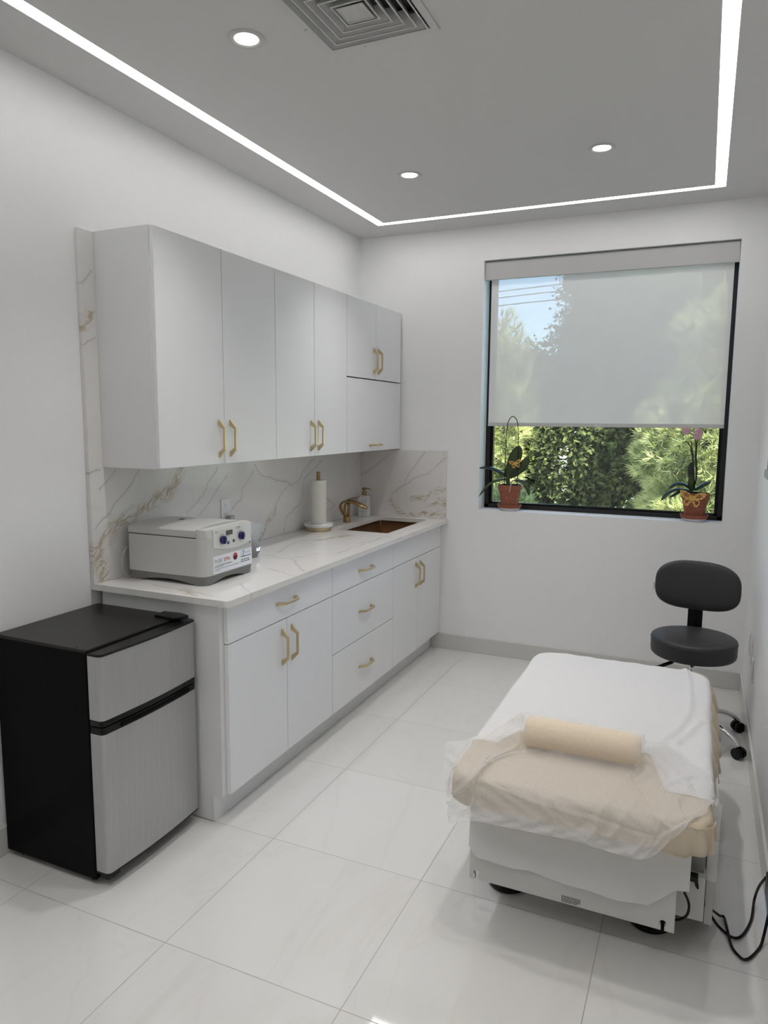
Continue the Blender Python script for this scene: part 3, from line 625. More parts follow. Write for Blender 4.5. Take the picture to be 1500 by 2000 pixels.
tag(ob('paper_towel_roll', bm, m_towel, smooth=False), 'white paper towel roll on the brass post of the holder', 'paper towel')
# --- wall outlet and plug
t = thing('wall_outlet', (.021, .878, 1.12), 'white duplex outlet on the marble backsplash above the centrifuge', 'outlet')
bm = nb(); box(bm, .0212, .0265, .842, .914, 1.062, 1.180); ob('cover_plate', bm, m_white, t, bevel=.0015)
for dz in (1.145, 1.096):
    bm = nb(); box(bm, .0262, .0285, .862, .894, dz-.016, dz+.016); o = ob('receptacle', bm, m_label, t, bevel=.003)
    bm = nb(); box(bm, .0283, .0288, .870, .872, dz-.003, dz+.008); box(bm, .0283, .0288, .883, .885, dz-.003, dz+.008); box(bm, .0283, .0288, .876, .879, dz-.011, dz-.007); ob('slots', bm, m_ink, o)
bm = nb(); box(bm, .0292, .060, .868, .912, 1.068, 1.092)
tag(ob('plug_adapter', bm, mat('plug_grey', (.38, .38, .39), .4), bevel=.004), 'small grey plug block in the lower socket of the marble wall outlet', 'plug')
# --- cord loop behind the centrifuge
CORD = nb(); tube(CORD, crv([(.060, .200, 1.03), (.055, .155, 1.047), (.055, .128, 1.015), (.055, .118, .98), (.055, .128, .945), (.060, .150, .921), (.065, .20, .9185)], 8), .0032, 8)

# ================================================================== CENTRIFUGE
cy0, cy1, cx0, cx1, cz0, cz1 = .150, .478, .062, .460, .952, 1.143
cen = thing('benchtop_centrifuge', (.26, .31, CT), 'grey benchtop centrifuge with two navy knobs and a white front label', 'centrifuge')
def rrect(x0, x1, y0, y1, rf, rb=.01, n=7):
    pts = []
    for (cx_, cy_, a0, rr2) in ((x1-rf, y0+rf, -PI/2, rf), (x1-.008, y1-.008, 0, .008), (x0+rb, y1-rb, PI/2, rb), (x0+rb, y0+rb, PI, rb)):
        for k in range(n+1): pts.append((cx_+rr2*math.cos(a0+k*PI/2/n), cy_+rr2*math.sin(a0+k*PI/2/n)))
    return pts
ob('power_cord', CORD, mat('cord_grey', (.42, .42, .41), .5), cen, smooth=True)
# housing: side/rear body slab
bm = nb(); prism(bm, rrect(cx0, cx1, cy0, cy1, .040), 2, cz0, 1.108); 
o = ob('housing', bm, m_plast, cen, bevel=.0015)
# front cheek and lid
bm = nb()
pts = [p for p in rrect(cx0, cx1, cy0, cy1, .040) if p[0] > .419]
pts = [(.419, cy0)] + [p for p in pts if p[1] < .3] + [p for p in pts if p[1] >= .3] + [(.419, cy1)]
lo = [bm.verts.new((x, y, 1.108)) for x, y in pts]
hi = []
for x, y in pts:
    hi.append(bm.verts.new((min(x, .452), y, 1.146-.02*max(0, (x-.43))/.03*.3)))
bm.faces.new(lo); bm.faces.new(hi[::-1])
for i in range(len(pts)): bm.faces.new((lo[i], lo[(i+1) % len(pts)], hi[(i+1) % len(pts)], hi[i]))
ob('front_hood', bm, m_plast, cen, bevel=.002)
# curved lid (arched towards its middle)
bm = nb(); nx, ny = 10, 16; top = []
for i in range(nx+1):
    row = []
    for j in range(ny+1):
        x = cx0+.001+(.416-cx0)*i/nx; y = cy0+(cy1-cy0)*j/ny; e = math.sin(PI*j/ny)**.6
        row.append((x, y, 1.137+.014*e+.004*i/nx))
    top.append(row)
V = [[bm.verts.new(p) for p in r] for r in top]; Bv = [[bm.verts.new((p[0], p[1], 1.1115)) for p in r] for r in top]
for i in range(nx):
    for j in range(ny):
        bm.faces.new((V[i][j], V[i][j+1], V[i+1][j+1], V[i+1][j])); bm.faces.new((Bv[i][j], Bv[i+1][j], Bv[i+1][j+1], Bv[i][j+1]))
for i in range(nx):
    for jj in (0, ny): bm.faces.new((V[i][jj], V[i+1][jj], Bv[i+1][jj], Bv[i][jj]))
for j in range(ny):
    for ii in (0, nx): bm.faces.new((V[ii][j], V[ii][j+1], Bv[ii][j+1], Bv[ii][j]))
lid = ob('lid', bm, m_plast, cen, bevel=.0025)
bm = nb(); lathe(bm, [(.012, 1.1535), (.013, 1.1545), (0, 1.1545)], .20, .33, 24); ob('sight_port', bm, m_plast2, lid, smooth=True)
bm = nb(); box(bm, cx0+.004, .4185, cy0+.002, cy1-.002, 1.1085, 1.1112); ob('lid_gap_strip', bm, m_ink, cen)  # black strip stands in for the dark gap under the lid
# dark skirt with arched underside
bm = nb()
sk = rrect(cx0+.002, cx1-.001, cy0+.002, cy1-.002, .034, .012); n_ = len(sk)
dense = []
for i in range(n_):
    a, b2 = Vector(sk[i]), Vector(sk[(i+1) % n_]); k = max(1, int((b2-a).length/.02))
    for q in range(k): dense.append(a.lerp(b2, q/k))
def zb(p):
    fx_ = min((p.x-cx0)/.06, (cx1-p.x)/.06, 9); fy_ = min((p.y-cy0)/.06, (cy1-p.y)/.06, 9)
    d_ = max(p.x-cx0 if min(abs(p.y-cy0), abs(p.y-cy1)) < .01 else 0, 0)
    if min(abs(p.y-cy0-.002), abs(p.y-cy1+.002)) < .003: u = (p.x-cx0)/(cx1-cx0)
    elif min(abs(p.x-cx0-.002), abs(p.x-cx1+.001)) < .003: u = (p.y-cy0)/(cy1-cy0)
    else: u = 0
    u = min(max((u-.13)/.74, 0), 1); return CT+.0008+.016*math.sin(PI*u)
hi = [bm.verts.new((p.x, p.y, cz0-.0005)) for p in dense]
cc = Vector(((cx0+cx1)/2, (cy0+cy1)/2))
lo = [bm.verts.new((*(cc+(p-cc)*.975), zb(p))) for p in dense]
for i in range(len(dense)): bm.faces.new((hi[i], hi[(i+1) % len(dense)], lo[(i+1) % len(dense)], lo[i]))
bm.faces.new(hi); ob('skirt', bm, m_plast2, cen)
for fx_ in (cx0+.04, cx1-.035):
    for fy_ in (cy0+.035, cy1-.035):
        bm = nb(); lathe(bm, [(.010, CT+.0005), (.011, CT+.02)], fx_, fy_, 20); ob('rubber_foot', bm, m_black, cen)
# control panel (oval lower edge), slightly proud
bm = nb(); yy0, yy1 = .205, .470; pts = [(yy0, 1.139), (yy1, 1.139)]
for k in range(25):
    t_ = k/24; y = yy1-(yy1-yy0)*t_; pts.append((y, 1.070-.026*math.sin(PI*(t_*.86+.07))**.8+.004*(t_)))
prism(bm, pts, 0, cx1-.004, cx1+.0022); pan = ob('control_panel', bm, m_panel, cen, bevel=.001)
def disc_x(bm, y, z, r, x0, x1, n=28, mi=0, sq=1.0):
    pts = [(y+r*math.cos(2*PI*k/n), z+r*sq*math.sin(2*PI*k/n)) for k in range(n)]; prism(bm, pts, 0, x0, x1, mi)
for (ky, kz) in ((.262, 1.092), (.390, 1.0925)):
    bm = nb(); disc_x(bm, ky, kz, .0175, cx1+.002, cx1+.016); o = ob('knob', bm, m_navy, cen, bevel=.003)
    bm = nb(); box(bm, cx1+.014, cx1+.0205, ky-.005, ky+.005, kz-.016, kz+.016); ob('grip', bm, m_navy, o, bevel=.002)
    bm = nb(); 
    for k in range(9):
        a = PI*(.3+.5*k/8); a2 = PI*(.3+.5*(k+1)/8)
        vs = [bm.verts.new((cx1+.0026, ky+q*math.cos(w2), kz+q*math.sin(w2))) for q, w2 in ((.022, a), (.0235, a), (.0235, a2), (.022, a2))]; bm.faces.new(vs)
    ob('scale_mark', bm, m_grink, o)
for (ky, kz) in ((.302, 1.074), (.340, 1.077)):
    bm = nb(); disc_x(bm, ky, kz, .0068, cx1+.002, cx1+.0055); o = ob('push_button', bm, m_navy, cen, bevel=.0012)
    bm = nb(); disc_x(bm, ky, kz, .0022, cx1+.0054, cx1+.006, 3); ob('button_mark', bm, m_label, o)
bm = nb(); box(bm, cx1+.0018, cx1+.003, .288, .334, 1.106, 1.126); ob('display', bm, mat('lcd_grey', (.10, .11, .10), .15), cen)
bm = nb(); disc_x(bm, .461, 1.052, .005, cx1-.001, cx1+.0012); ob('key_lock', bm, m_tabg, cen)
MY = Matrix(((0, 0, 1, 0), (1, 0, 0, 0), (0, 1, 0, 0), (0, 0, 0, 1)))   # text plane facing +x, reading along +y
def on_x(x, y, z): return Matrix.Translation((x, y, z)) @ MY
for (y, z, w) in ((.216, 1.130, .016), (.213, 1.124, .022), (.365, 1.131, .020), (.360, 1.126, .028), (.300, 1.101, .012)):
    bm = nb(); box(bm, cx1+.0022, cx1+.0026, y, y+w, z, z+.0018); ob('printed_mark', bm, m_grink, cen)
# paper label
lx = cx1+.0004
bm = nb(); box(bm, cx1-.002, lx+.0004, .203, .474, .957, 1.029); lab_ = ob('front_label', bm, m_label, cen)
xt_ = lx+.0006
bm = nb(); text_bm(bm, 'PURE', .0245, on_x(xt_, .211, .9985), 0, .0001, .92); ob('lettering', bm, m_grink, lab_)
bm = nb(); text_bm(bm, 'SPIN', .0245, on_x(xt_, .2725, .9985), 0, .0001, .92); ob('lettering', bm, m_redink, lab_)
bm = nb(); disc_x(bm, .352, 1.008, .0155, xt_-.0002, xt_+.0002, 32, 0, 1.0); o = ob('round_emblem', bm, m_redink, lab_)
bm = nb()
pts = [(.352+.0155*math.cos(a), 1.008+.0155*math.sin(a)) for a in [PI+PI*k/16 for k in range(17)]]; prism(bm, pts, 0, xt_+.0002, xt_+.0004)
for q in (-.006, 0.0, .006):
    tube(bm, [(xt_+.0005, .352+q-.003, 1.006), (xt_+.0005, .352+q, 1.011), (xt_+.0005, .352+q+.003, 1.006)], .0006, 4)
ob('emblem_marks', bm, mat('dark_red_ink', (.09, .012, .02), .6), o)
bm = nb(); text_bm(bm, 'EXECUTIVE SERIES CENTRIFUGE II', .0088, on_x(xt_, .212, .985), 0, .0001, .88)
ob('lettering', bm, m_ink, lab_)
bm = nb()
for (y, z, w) in ((.212, .9805, .052), (.212, .9735, .165), (.212, .9665, .035)): box(bm, xt_-.0001, xt_+.0002, y, y+w, z, z+.0014)
for (y, z, w) in ((.392, .996, .072), (.392, .9825, .062), (.392, .9745, .068)):
    yy = y
    while yy < y+w-.004:
        ww = min(random.uniform(.006, .016), y+w-yy); box(bm, xt_-.0001, xt_+.0002, yy, yy+ww, z, z+.0032); yy += ww+.0018
ob('fine_print', bm, m_ink, lab_)
bm = nb(); tube(bm, crv([(xt_, .402, 1.022), (xt_, .414, 1.023), (xt_, .417, 1.016), (xt_, .406, 1.010), (xt_, .412, 1.003), (xt_, .419, .999)], 6), .0012, 6, flat=(1, 1)); ob('swirl_logo', bm, m_blueink, lab_)
bm = nb(); tube(bm, crv([(xt_, .398, 1.019), (xt_, .392, 1.010), (xt_, .397, 1.000)], 6), .0009, 6); ob('logo_arc', bm, m_lightblue, lab_)
bm = nb(); box(bm, xt_-.0001, xt_+.0002, .424, .458, 1.009, 1.014); ob('logo_word', bm, m_lightblue, lab_)

# ================================================================== SMART SPEAKER
ex, ey = .245, .775
t = thing('smart_speaker', (ex, ey, CT), 'small grey ball speaker with glowing clock digits behind the centrifuge', 'speaker')
bm = nb(); prof = [(.030, CT+.0008), (.034, CT+.002), (.0385, CT+.012)]; ob_prof = prof
lathe(bm, prof, ex, ey, 40); ob('base', bm, m_echob, t, smooth=True)
bm = nb(); R_ = .050; zc = CT+.043
lathe(bm, [(R_*math.cos(a), zc+R_*.94*math.sin(a)) for a in [-.70+k*(PI/2+.70)/16 for k in range(17)]], ex, ey, 48); ob('fabric_body', bm, m_echo, t, smooth=True)
# digits wrapped on the front (towards +x), slightly turned to the camera
bm = nb(); ang = math.radians(-2)
Mx = Matrix.Translation((ex, ey, 0)) @ Matrix.Rotation(ang, 4, 'Z') @ on_x(R_+.0004, -.016, zc-.009)
text_bm(bm, '6:57', .022, Mx, 0, .0004, .85)
for v in bm.verts:
    d_ = Vector((v.co.x-ex, v.co.y-ey)); a = math.atan2(d_.y, d_.x) if d_.length > 0 else 0
    zz = (v.co.z-zc)/.94; rad = math.sqrt(max(R_*R_-zz*zz, 1e-6))+.0006
    a = (v.co.y-ey)/R_; v.co.x = ex+rad*math.cos(a); v.co.y = ey+rad*math.sin(a)
ob('clock_digits', bm, m_digit, t)
# ================================================================== FRIDGE
fy0, fy1, fxb, fxf, fz0, fz1 = -.455, .018, .016, .448, .022, .832
fr = thing('mini_fridge', (.24, -.22, 0), 'black two-door mini fridge with brushed steel door fronts', 'fridge')
bm = nb(); box(bm, fxb, fxf, fy0, fy1, fz0, fz1-.003); ob('body', bm, m_fbody, fr, bevel=.003)
bm = nb(); box(bm, fxb-.001, fxf+.001, fy0-.001, fy1+.001, fz1-.012, fz1); ob('top_panel', bm, m_ftop, fr, bevel=.004)
for x in (fxb+.05, fxf-.04):
    for y in (fy0+.035, fy1-.035):
        bm = nb(); lathe(bm, [(.014, .0008), (.016, .004), (.012, .022)], x, y, 20); ob('foot', bm, m_black, fr)
def door_outline(x0, x1, y0, y1, bow=.010, r=.018, n=14):
    """plan outline: straight back at x0, front bowed and with rounded front corners"""
    pts = [(x0, y0)]
    for k in range(7):
        a = -PI/2+k*PI/2/6; pts.append((x1-bow-r+r*math.cos(a), y0+r+r*math.sin(a)))
    for k in range(1, n):
        t_ = k/n; pts.append((x1-bow+bow*math.sin(PI*t_), y0+r+(y1-y0-2*r)*t_))
    for k in range(7):
        a = k*PI/2/6; pts.append((x1-bow-r+r*math.cos(a), y1-r+r*math.sin(a)))
    pts.append((x0, y1)); return pts
out = door_outline(fxf+.006, .520, fy0-.002, fy1+.002)
outk = door_outline(fxf+.006, .5195, fy0-.0015, fy1+.0015)
def door(zlo, zhi, band_lo, band_hi, name):
    bm = nb(); prism(bm, outk, 2, zlo, zhi); d_ = ob(name, bm, m_black, fr, bevel=.002)
    bm = nb(); prism(bm, out, 2, band_lo, band_hi); ob('steel_skin', bm, m_steel, d_, bevel=.0008)
    return d_
ZD = .574
bm = nb(); box(bm, fxf, fxf+.007, fy0+.006, fy1-.006, .05, fz1-.02); ob('door_gasket', bm, m_dark, fr)
d1 = door(ZD+.004, fz1-.008, ZD+.024, fz1-.016, 'freezer_door'); d2 = door(.052, ZD, .060, ZD-.024, 'fridge_door')
# glossy top cap of the upper door
bm = nb(); prism(bm, door_outline(fxf+.006, .523, fy0-.003, fy1+.003), 2, fz1-.016, fz1-.009); ob('top_cap', bm, m_black, d1, bevel=.002)
bm = nb(); lathe(bm, [(.004, fz1-.0088), (0, fz1-.0085)], fxf+.028, fy0+.022, 12); ob('screw_hole', bm, m_ftop, d1)
# recessed finger grip between doors
bm = nb(); prism(bm, [(fxf+.03, fy0+.07), (.5205, fy0+.075), (.5222, fy0+.2), (.5222, fy1-.2), (.5205, fy1-.05), (fxf+.03, fy1-.045)], 2, ZD-.020, ZD-.004); ob('grip', bm, m_fbody, d2, bevel=.004)
# hinge cover
bm = nb(); prism(bm, [(fxf-.075, fy1-.068), (fxf+.012, fy1-.075), (fxf+.05, fy1-.038), (fxf+.05, fy1-.02), (fxf+.005, fy1-.006), (fxf-.075, fy1-.012)], 2, fz1, fz1+.012); ob('hinge_cover', bm, m_black, fr, bevel=.003)
for (x, y) in ((fxf-.055, fy0+.016), (fxf-.022, fy0+.016)):
    bm = nb(); lathe(bm, [(.0045, fz1+.0002), (.0045, fz1+.0006), (0, fz1+.0006)], x, y, 14); ob('hole_plug', bm, m_black, fr)
bm = nb(); box(bm, fxf-.02, fxf+.05, fy0+.01, fy0+.06, .030, .045); ob('lower_hinge', bm, m_black, fr)

# ================================================================== TREATMENT TABLE
mx0, mx1, my0, my1, mz0, mz1 = 1.592, 2.328, -.125, 1.195, .415, .500
tb = thing('treatment_table', (1.95, .55, 0), 'low white treatment table with a boxy base on black round feet', 'treatment table')
def rr_pts(x0, x1, y0, y1, r, n=10):
    pts = []
    for (cx_, cy_, a0) in ((x1-r, y0+r, -PI/2), (x1-r, y1-r, 0), (x0+r, y1-r, PI/2), (x0+r, y0+r, PI)):
        for k in range(n+1): pts.append((cx_+r*math.cos(a0+k*PI/2/n), cy_+r*math.sin(a0+k*PI/2/n)))
    return pts
bm = nb(); prism(bm, rr_pts(mx0, mx1, my0, my1, .07), 2, mz0, mz1); ob('mattress', bm, m_bolster, tb, bevel=.02, seg=4)
# front board with two keyhole notches
px0, px1, pz0, pz1 = 1.633, 2.256, .100, .408
def keyhole(xc_):
    pts = [(xc_-.005, pz0), (xc_-.005, pz0+.014)]
    for k in range(13):
        a = math.radians(-120+(-300)*k/12) if False else math.radians(240-300*k/12); pts.append((xc_+.010*math.cos(a), pz0+.0225+.010*math.sin(a)))
    pts += [(xc_+.005, pz0+.014), (xc_+.005, pz0)]; return pts
outl = [(px0, pz0)]+keyhole(1.656)+keyhole(2.224)+[(px1, pz0), (px1, pz1), (px0, pz1)]
bm = nb(); prism(bm, outl, 1, -.017, -.002); brd = ob('front_board', bm, m_table, tb)
bm = nb(); random.seed(3)
for k in range(7):
    x = 1.930; z = .1245-k*.0033
    while x < 1.986-(.010 if k in (5, 6) else 0):
        w = random.uniform(.004, .011); box(bm, x, min(x+w, 1.988), -.0176, -.0168, z, z+.0013); x += w+.0014
ob('rating_print', bm, m_ink, brd)
bm = nb(); box(bm, 1.668, 2.205, .03, 1.12, .14, .408); ob('base_box', bm, m_table, tb, bevel=.003)
bm = nb(); box(bm, 2.06, 2.333, .070, .13, .100, .240); ob('side_housing', bm, m_table, tb, bevel=.002)
bm = nb(); box(bm, 2.2, 2.330, .095, .55, .2405, .405); ob('metal_bracket', bm, m_tabg, tb, bevel=.002)
for (x, y) in ((1.722, .150), (2.182, .150), (1.722, 1.05), (2.182, 1.05)):
    bm = nb(); lathe(bm, [(.060, .0008), (.066, .006), (.066, .018), (.05, .034), (.022, .045), (.022, .139)], x, y, 40); ob('foot', bm, m_black, tb, smooth=False)
bm = nb(); box(bm, 2.284, 2.312, .045, .0695, .236, .254); ob('cable_socket', bm, m_black, tb, bevel=.002)

# --- beige fitted sheet
def fitted():
    bm = nb(); per = rr_pts(mx0-.004, mx1+.004, my0-.004, my1+.004, .075, 14)
    P = []; n_ = len(per)
    for i in range(n_):
        a, b2 = Vector(per[i]), Vector(per[(i+1) % n_]); k = max(1, int((b2-a).length/.008))
        for q in range(k): P.append(a.lerp(b2, q/k))
    cen_ = Vector(((mx0+mx1)/2, (my0+my1)/2)); m = len(P); N = []
    for i in range(m):
        t_ = (P[(i+1) % m]-P[i-1]).normalized(); N.append(Vector((t_.y, -t_.x)))
    prof = [(-.030, mz1+.0035), (-.018, mz1+.003), (-.008, mz1-.001), (-.001, mz1-.012), (.002, mz1-.03), (.004, mz1-.055), (.004, 0.5), (.003, 0.0)]
    rings = []
    s_ = 0.0
    for j, (off, z) in enumerate(prof):
        ring = []
        s_ = 0
        for i, p in enumerate(P):
            s_ += (p-P[i-1]).length if i else 0
            right = max(0, min(1, (p.x-2.22)/.09)); front_r = max(0, 1-(Vector((p.x, p.y))-Vector((2.315, -.10))).length/.13)
            fold = (.72+.28*math.sin(s_*38+2.2*math.sin(s_*9)))*(1-front_r)+front_r*(.5+.5*math.sin(s_*110+2*math.sin(s_*30))); fold2 = math.sin(s_*120+1.3)
            depth = j/7.0
            mid_r = right*max(0, min(1, (p.y-.12)*2.2))*max(0, min(1, (1.22-p.y)*6)); amp = (.003+.013*front_r)*depth+.040*mid_r*max(0, (j-2.5)/4.5)
            o2 = off+amp*fold+.002*fold2*depth
            zl = .418-.045*mid_r-.004*front_r+.010*math.sin(s_*17)*right
            zz = z
            if j == 6: zz = zl*.45+(mz1-.055)*.55
            if j == 7: zz = zl
            q = p+N[i]*o2; ring.append(bm.verts.new((q.x, q.y, zz)))
        rings.append(ring)
    for A, B in zip(rings[:-1], rings[1:]):
        for i in range(m): bm.faces.new((A[i], A[(i+1) % m], B[(i+1) % m], B[i]))
    bm.faces.new(rings[0])
    return bm
o = ob('fitted_sheet', fitted(), m_beige, smooth=True)
tag(o, 'beige cotton fitted sheet bunched at the right side of the treatment table', 'sheet')
md = o.modifiers.new('s', 'SOLIDIFY'); md.thickness = .0015; md.offset = 1
# hanging fold at the front right corner
bm = nb(); rows = []
for v in range(15):
    t_ = v/14; row = []
    for u in range(49):
        s_ = u/48
        a = -PI/2+s_*PI*.62-.25
        pinch = .55+.45*math.cos(PI*min(1, t_*1.0))if False else 1-.45*math.sin(PI*t_*.5)
        cx_, cy_ = 2.285, -.068
        r_f = .056+.016*math.cos(s_*PI*9)*t_*.6+.004*math.sin(s_*37)*t_-.014*t_
        x = cx_+r_f*math.cos(a)*1.05+.012*t_; y = cy_+r_f*math.sin(a)
        low = .452-.036*math.exp(-((s_-.60)/.17)**2)-.006*math.sin(s_*22)
        row.append((x, y, .497-(.497-low)*t_))
    rows.append(row)
grid_mesh(bm, rows); o = ob('hanging_corner', bm, m_beige, bpy.data.objects['fitted_sheet'], smooth=True)
md = o.modifiers.new('s', 'SOLIDIFY'); md.thickness = .0015

# --- bolster
t = None
bm = nb(); by, bz, br = .165, .5555, .050; n = 40
prof = []
xs = [(1.762, .028), (1.766, .040), (1.776, .048), (1.79, .050), (2.10, .050), (2.114, .048), (2.124, .040), (2.128, .028)]
rings = [[bm.verts.new((x, by+r*math.cos(2*PI*k/n), bz+r*math.sin(2*PI*k/n))) for k in range(n)] for x, r in xs]
for A, B in zip(rings[:-1], rings[1:]):
    for i in range(n): bm.faces.new((A[i], A[(i+1) % n], B[(i+1) % n], B[i]))
bm.faces.new(rings[0]); bm.faces.new(rings[-1])
tag(ob('neck_bolster', bm, m_bolster, smooth=True), 'tan cylindrical bolster lying under the sheer sheet on the treatment table', 'bolster')

# --- white sheet laid over the mattress: unrolled plane bent over rounded edges
def bend(X, Y, lift=.0065, r=.020, cr=.085):
    hx_, hy_ = (mx1-mx0)/2+.004-r, (my1-my0)/2+.004-r
    cx_, cy_ = (mx0+mx1)/2, (my0+my1)/2
    px, py = X-cx_, Y-cy_
    qx, qy = abs(px)-(hx_-cr), abs(py)-(hy_-cr)
    if qx > 0 and qy > 0:
        L = math.hypot(qx, qy); e = L-cr; nx_, ny_ = math.copysign(qx/L, px), math.copysign(qy/L, py)
    elif qx-0 > qy: e = abs(px)-hx_; nx_, ny_ = math.copysign(1, px), 0
    else: e = abs(py)-hy_; nx_, ny_ = 0, math.copysign(1, py)
    if e <= 0: return Vector((X, Y, mz1+lift)), Vector((0, 0, 1)), e
    R2 = r+lift; arc = R2*PI/2
    bx_, by_ = X-nx_*e, Y-ny_*e
    if e < arc: a = e/R2; return Vector((bx_+nx_*R2*math.sin(a), by_+ny_*R2*math.sin(a), mz1-r+R2*math.cos(a))), Vector((nx_*math.sin(a), ny_*math.sin(a), math.cos(a))), e
    return Vector((bx_+nx_*R2, by_+ny_*R2, mz1-r-(e-arc))), Vector((nx_, ny_, 0)), e
def segdist(p, a, b2):
    ab = b2-a; t_ = max(0, min(1, (p-a).dot(ab)/ab.length_squared)); return (p-a-ab*t_).length
ridge = [Vector(p) for p in ((2.235, 1.18), (2.255, 1.02), (2.262, .80), (2.258, .66), (2.225, .50), (2.175, .36))]
ridge2 = [Vector(p) for p in ((2.300, .62), (2.268, .50), (2.225, .38))]
soft = [(Vector(a), Vector(b2), w, h) for a, b2, w, h in (((1.95, .95), (1.98, .72), .02, .0035), ((1.62, .6), (1.80, .42), .03, .003), ((2.0, .55), (2.25, .60), .02, .0025), ((1.70, .85), (1.78, .70), .02, .0025), ((2.10, .95), (2.2, .90), .02, .003), ((1.64, .98), (1.62, .62), .012, .004))]
bm = nb(); NX, NY = 110, 130; X0, X1, Y0, Y1 = mx0-.050, mx1+.040, .26, my1+.07
def front_edge(X):
    l_ = max(0, min(1, (1.72-X)/.05)); r_3 = max(0, min(1, (X-2.15)/.06)); return .265-.13*l_-.23*r_3
G_ = []
for j in range(NY+1):
    row = []
    for i in range(NX+1):
        X = X0+(X1-X0)*i/NX; Y = front_edge(X)+(Y1-front_edge(X))*j/NY
        p, nrm, e = bend(X, Y); p2 = Vector((X, Y)); h = 0
        dmin = min(segdist(p2, a, b2) for a, b2 in zip(ridge[:-1], ridge[1:])); h += .010*math.exp(-(dmin/.012)**2)
        dmin = min(segdist(p2, a, b2) for a, b2 in zip(ridge2[:-1], ridge2[1:])); h += .009*math.exp(-(dmin/.010)**2)
        for a, b2, w, hh in soft: h += hh*math.exp(-(segdist(p2, a, b2)/w)**2)
        h += .0012*math.sin(X*23+Y*7)*math.sin(Y*17-X*5)+.0010*math.sin(X*61+3*math.sin(Y*9))
        if e > .03: h += .004*(.5+.5*math.sin((X+Y)*55))*min(1, (e-.03)/.04)
        row.append(p+nrm*max(h, -.001))
    G_.append(row)
grid_mesh(bm, G_); tag(ob('disposable_sheet', bm, m_sheetA, smooth=True), 'white disposable sheet smoothed over the far half of the treatment table', 'sheet')

# --- sheer sheet over bolster and front edge
ctrl = DATA['B']
Gs = surf_grid([[Vector(p) for p in r] for r in ctrl], 17, 18)
nr, ncg = len(Gs), len(Gs[0])
def uvp(u, v): return Vector((u, v))
creases = [((.22, .40), (.05, .62), .010, .010), ((.60, .05), (.70, .45), .008, .006), ((.44, .52), (.40, .97), .008, .008), ((.66, .48), (.86, .80), .010, .009), ((.55, .72), (.78, .80), .010, -.008), ((.93, .25), (.80, .48), .012, .014), ((.84, .55), (.93, .78), .010, .010), ((.30, .22), (.02, .72), .012, .012), ((.36, .34), (.10, .86), .010, .008), ((.43, .25), (.47, .80), .006, .005), ((.72, .22), (.52, .98), .011, .012), ((.74, .30), (.50, .85), .008, -.006), ((.70, .60), (.60, .86), .012, .008), ((.90, .40), (.74, .90), .02, .008), ((.50, .62), (.34, .90), .02, .004),
           ((.82, .25), (.98, .70), .012, .010), ((.15, .12), (.28, .20), .01, .006), ((.80, .62), (.68, .98), .010, .006), ((.25, .70), (.55, .76), .012, .005)]
bm = nb(); V = []
for i in range(nr):
    row = []
    for j in range(ncg):
        u, v = j/(ncg-1), i/(nr-1); p = Gs[i][j].copy()
        a = Gs[min(i+1, nr-1)][j]-Gs[max(i-1, 0)][j]; b2 = Gs[i][min(j+1, ncg-1)]-Gs[i][max(j-1, 0)]
        nrm = b2.cross(a).normalized() if b2.cross(a).length > 0 else Vector((0, 0, 1))
        if nrm.z < 0 and i < nr*.6: nrm = -nrm
        if i >= nr*.6 and nrm.y > 0: nrm = -nrm
        h = 0; q = Vector((u, v))
        for c0, c1, w, hh in creases: h += 1.35*hh*math.exp(-segdist(q, Vector(c0), Vector(c1))/(w*.8))
        h += .0026*math.sin(u*31+v*9)*math.sin(v*23-u*8)+.0018*math.sin(u*70+4*math.sin(v*13))+.0035*max(0, v-.55)*(abs(math.sin(u*47+v*20))+abs(math.sin(u*29-v*26)))
        p += nrm*h
        # keep the cloth outside the bolster and the covered mattress
        if 1.755 < p.x < 2.135:
            d_ = Vector((0, p.y-.165, p.z-.5555)); rad = .057
            if d_.length < rad and p.z > .50: p = Vector((p.x, .165, .5555))+(d_.normalized() if d_.length > 1e-5 else Vector((0, 0, 1)))*rad
        if mx0-.010 < p.x < mx1+.012 and p.y > my0-.012 and p.z < mz1+.0125:
            outs = [(mz1+.0125-p.z, 'z'), (p.y-(my0-.012), 'y'), (p.x-(mx0-.010), 'x')]
            dd_, ax_ = min(outs)
            if ax_ == 'z': p.z = mz1+.0125
            elif ax_ == 'y': p.y = my0-.012
            else: p.x = mx0-.010
        row.append(p)
    V.append(row)
for _ in range(2):
    V = [[V[i][j] if i in (0, nr-1) or j in (0, ncg-1) else V[i][j]*.8+(V[i-1][j]+V[i+1][j]+V[i][j-1]+V[i][j+1])*.05 for j in range(ncg)] for i in range(nr)]
grid_mesh(bm, V); tag(ob('sheer_sheet', bm, m_sheetB, smooth=True), 'sheer crumpled sheet draped over the bolster and front end of the treatment table', 'sheet')
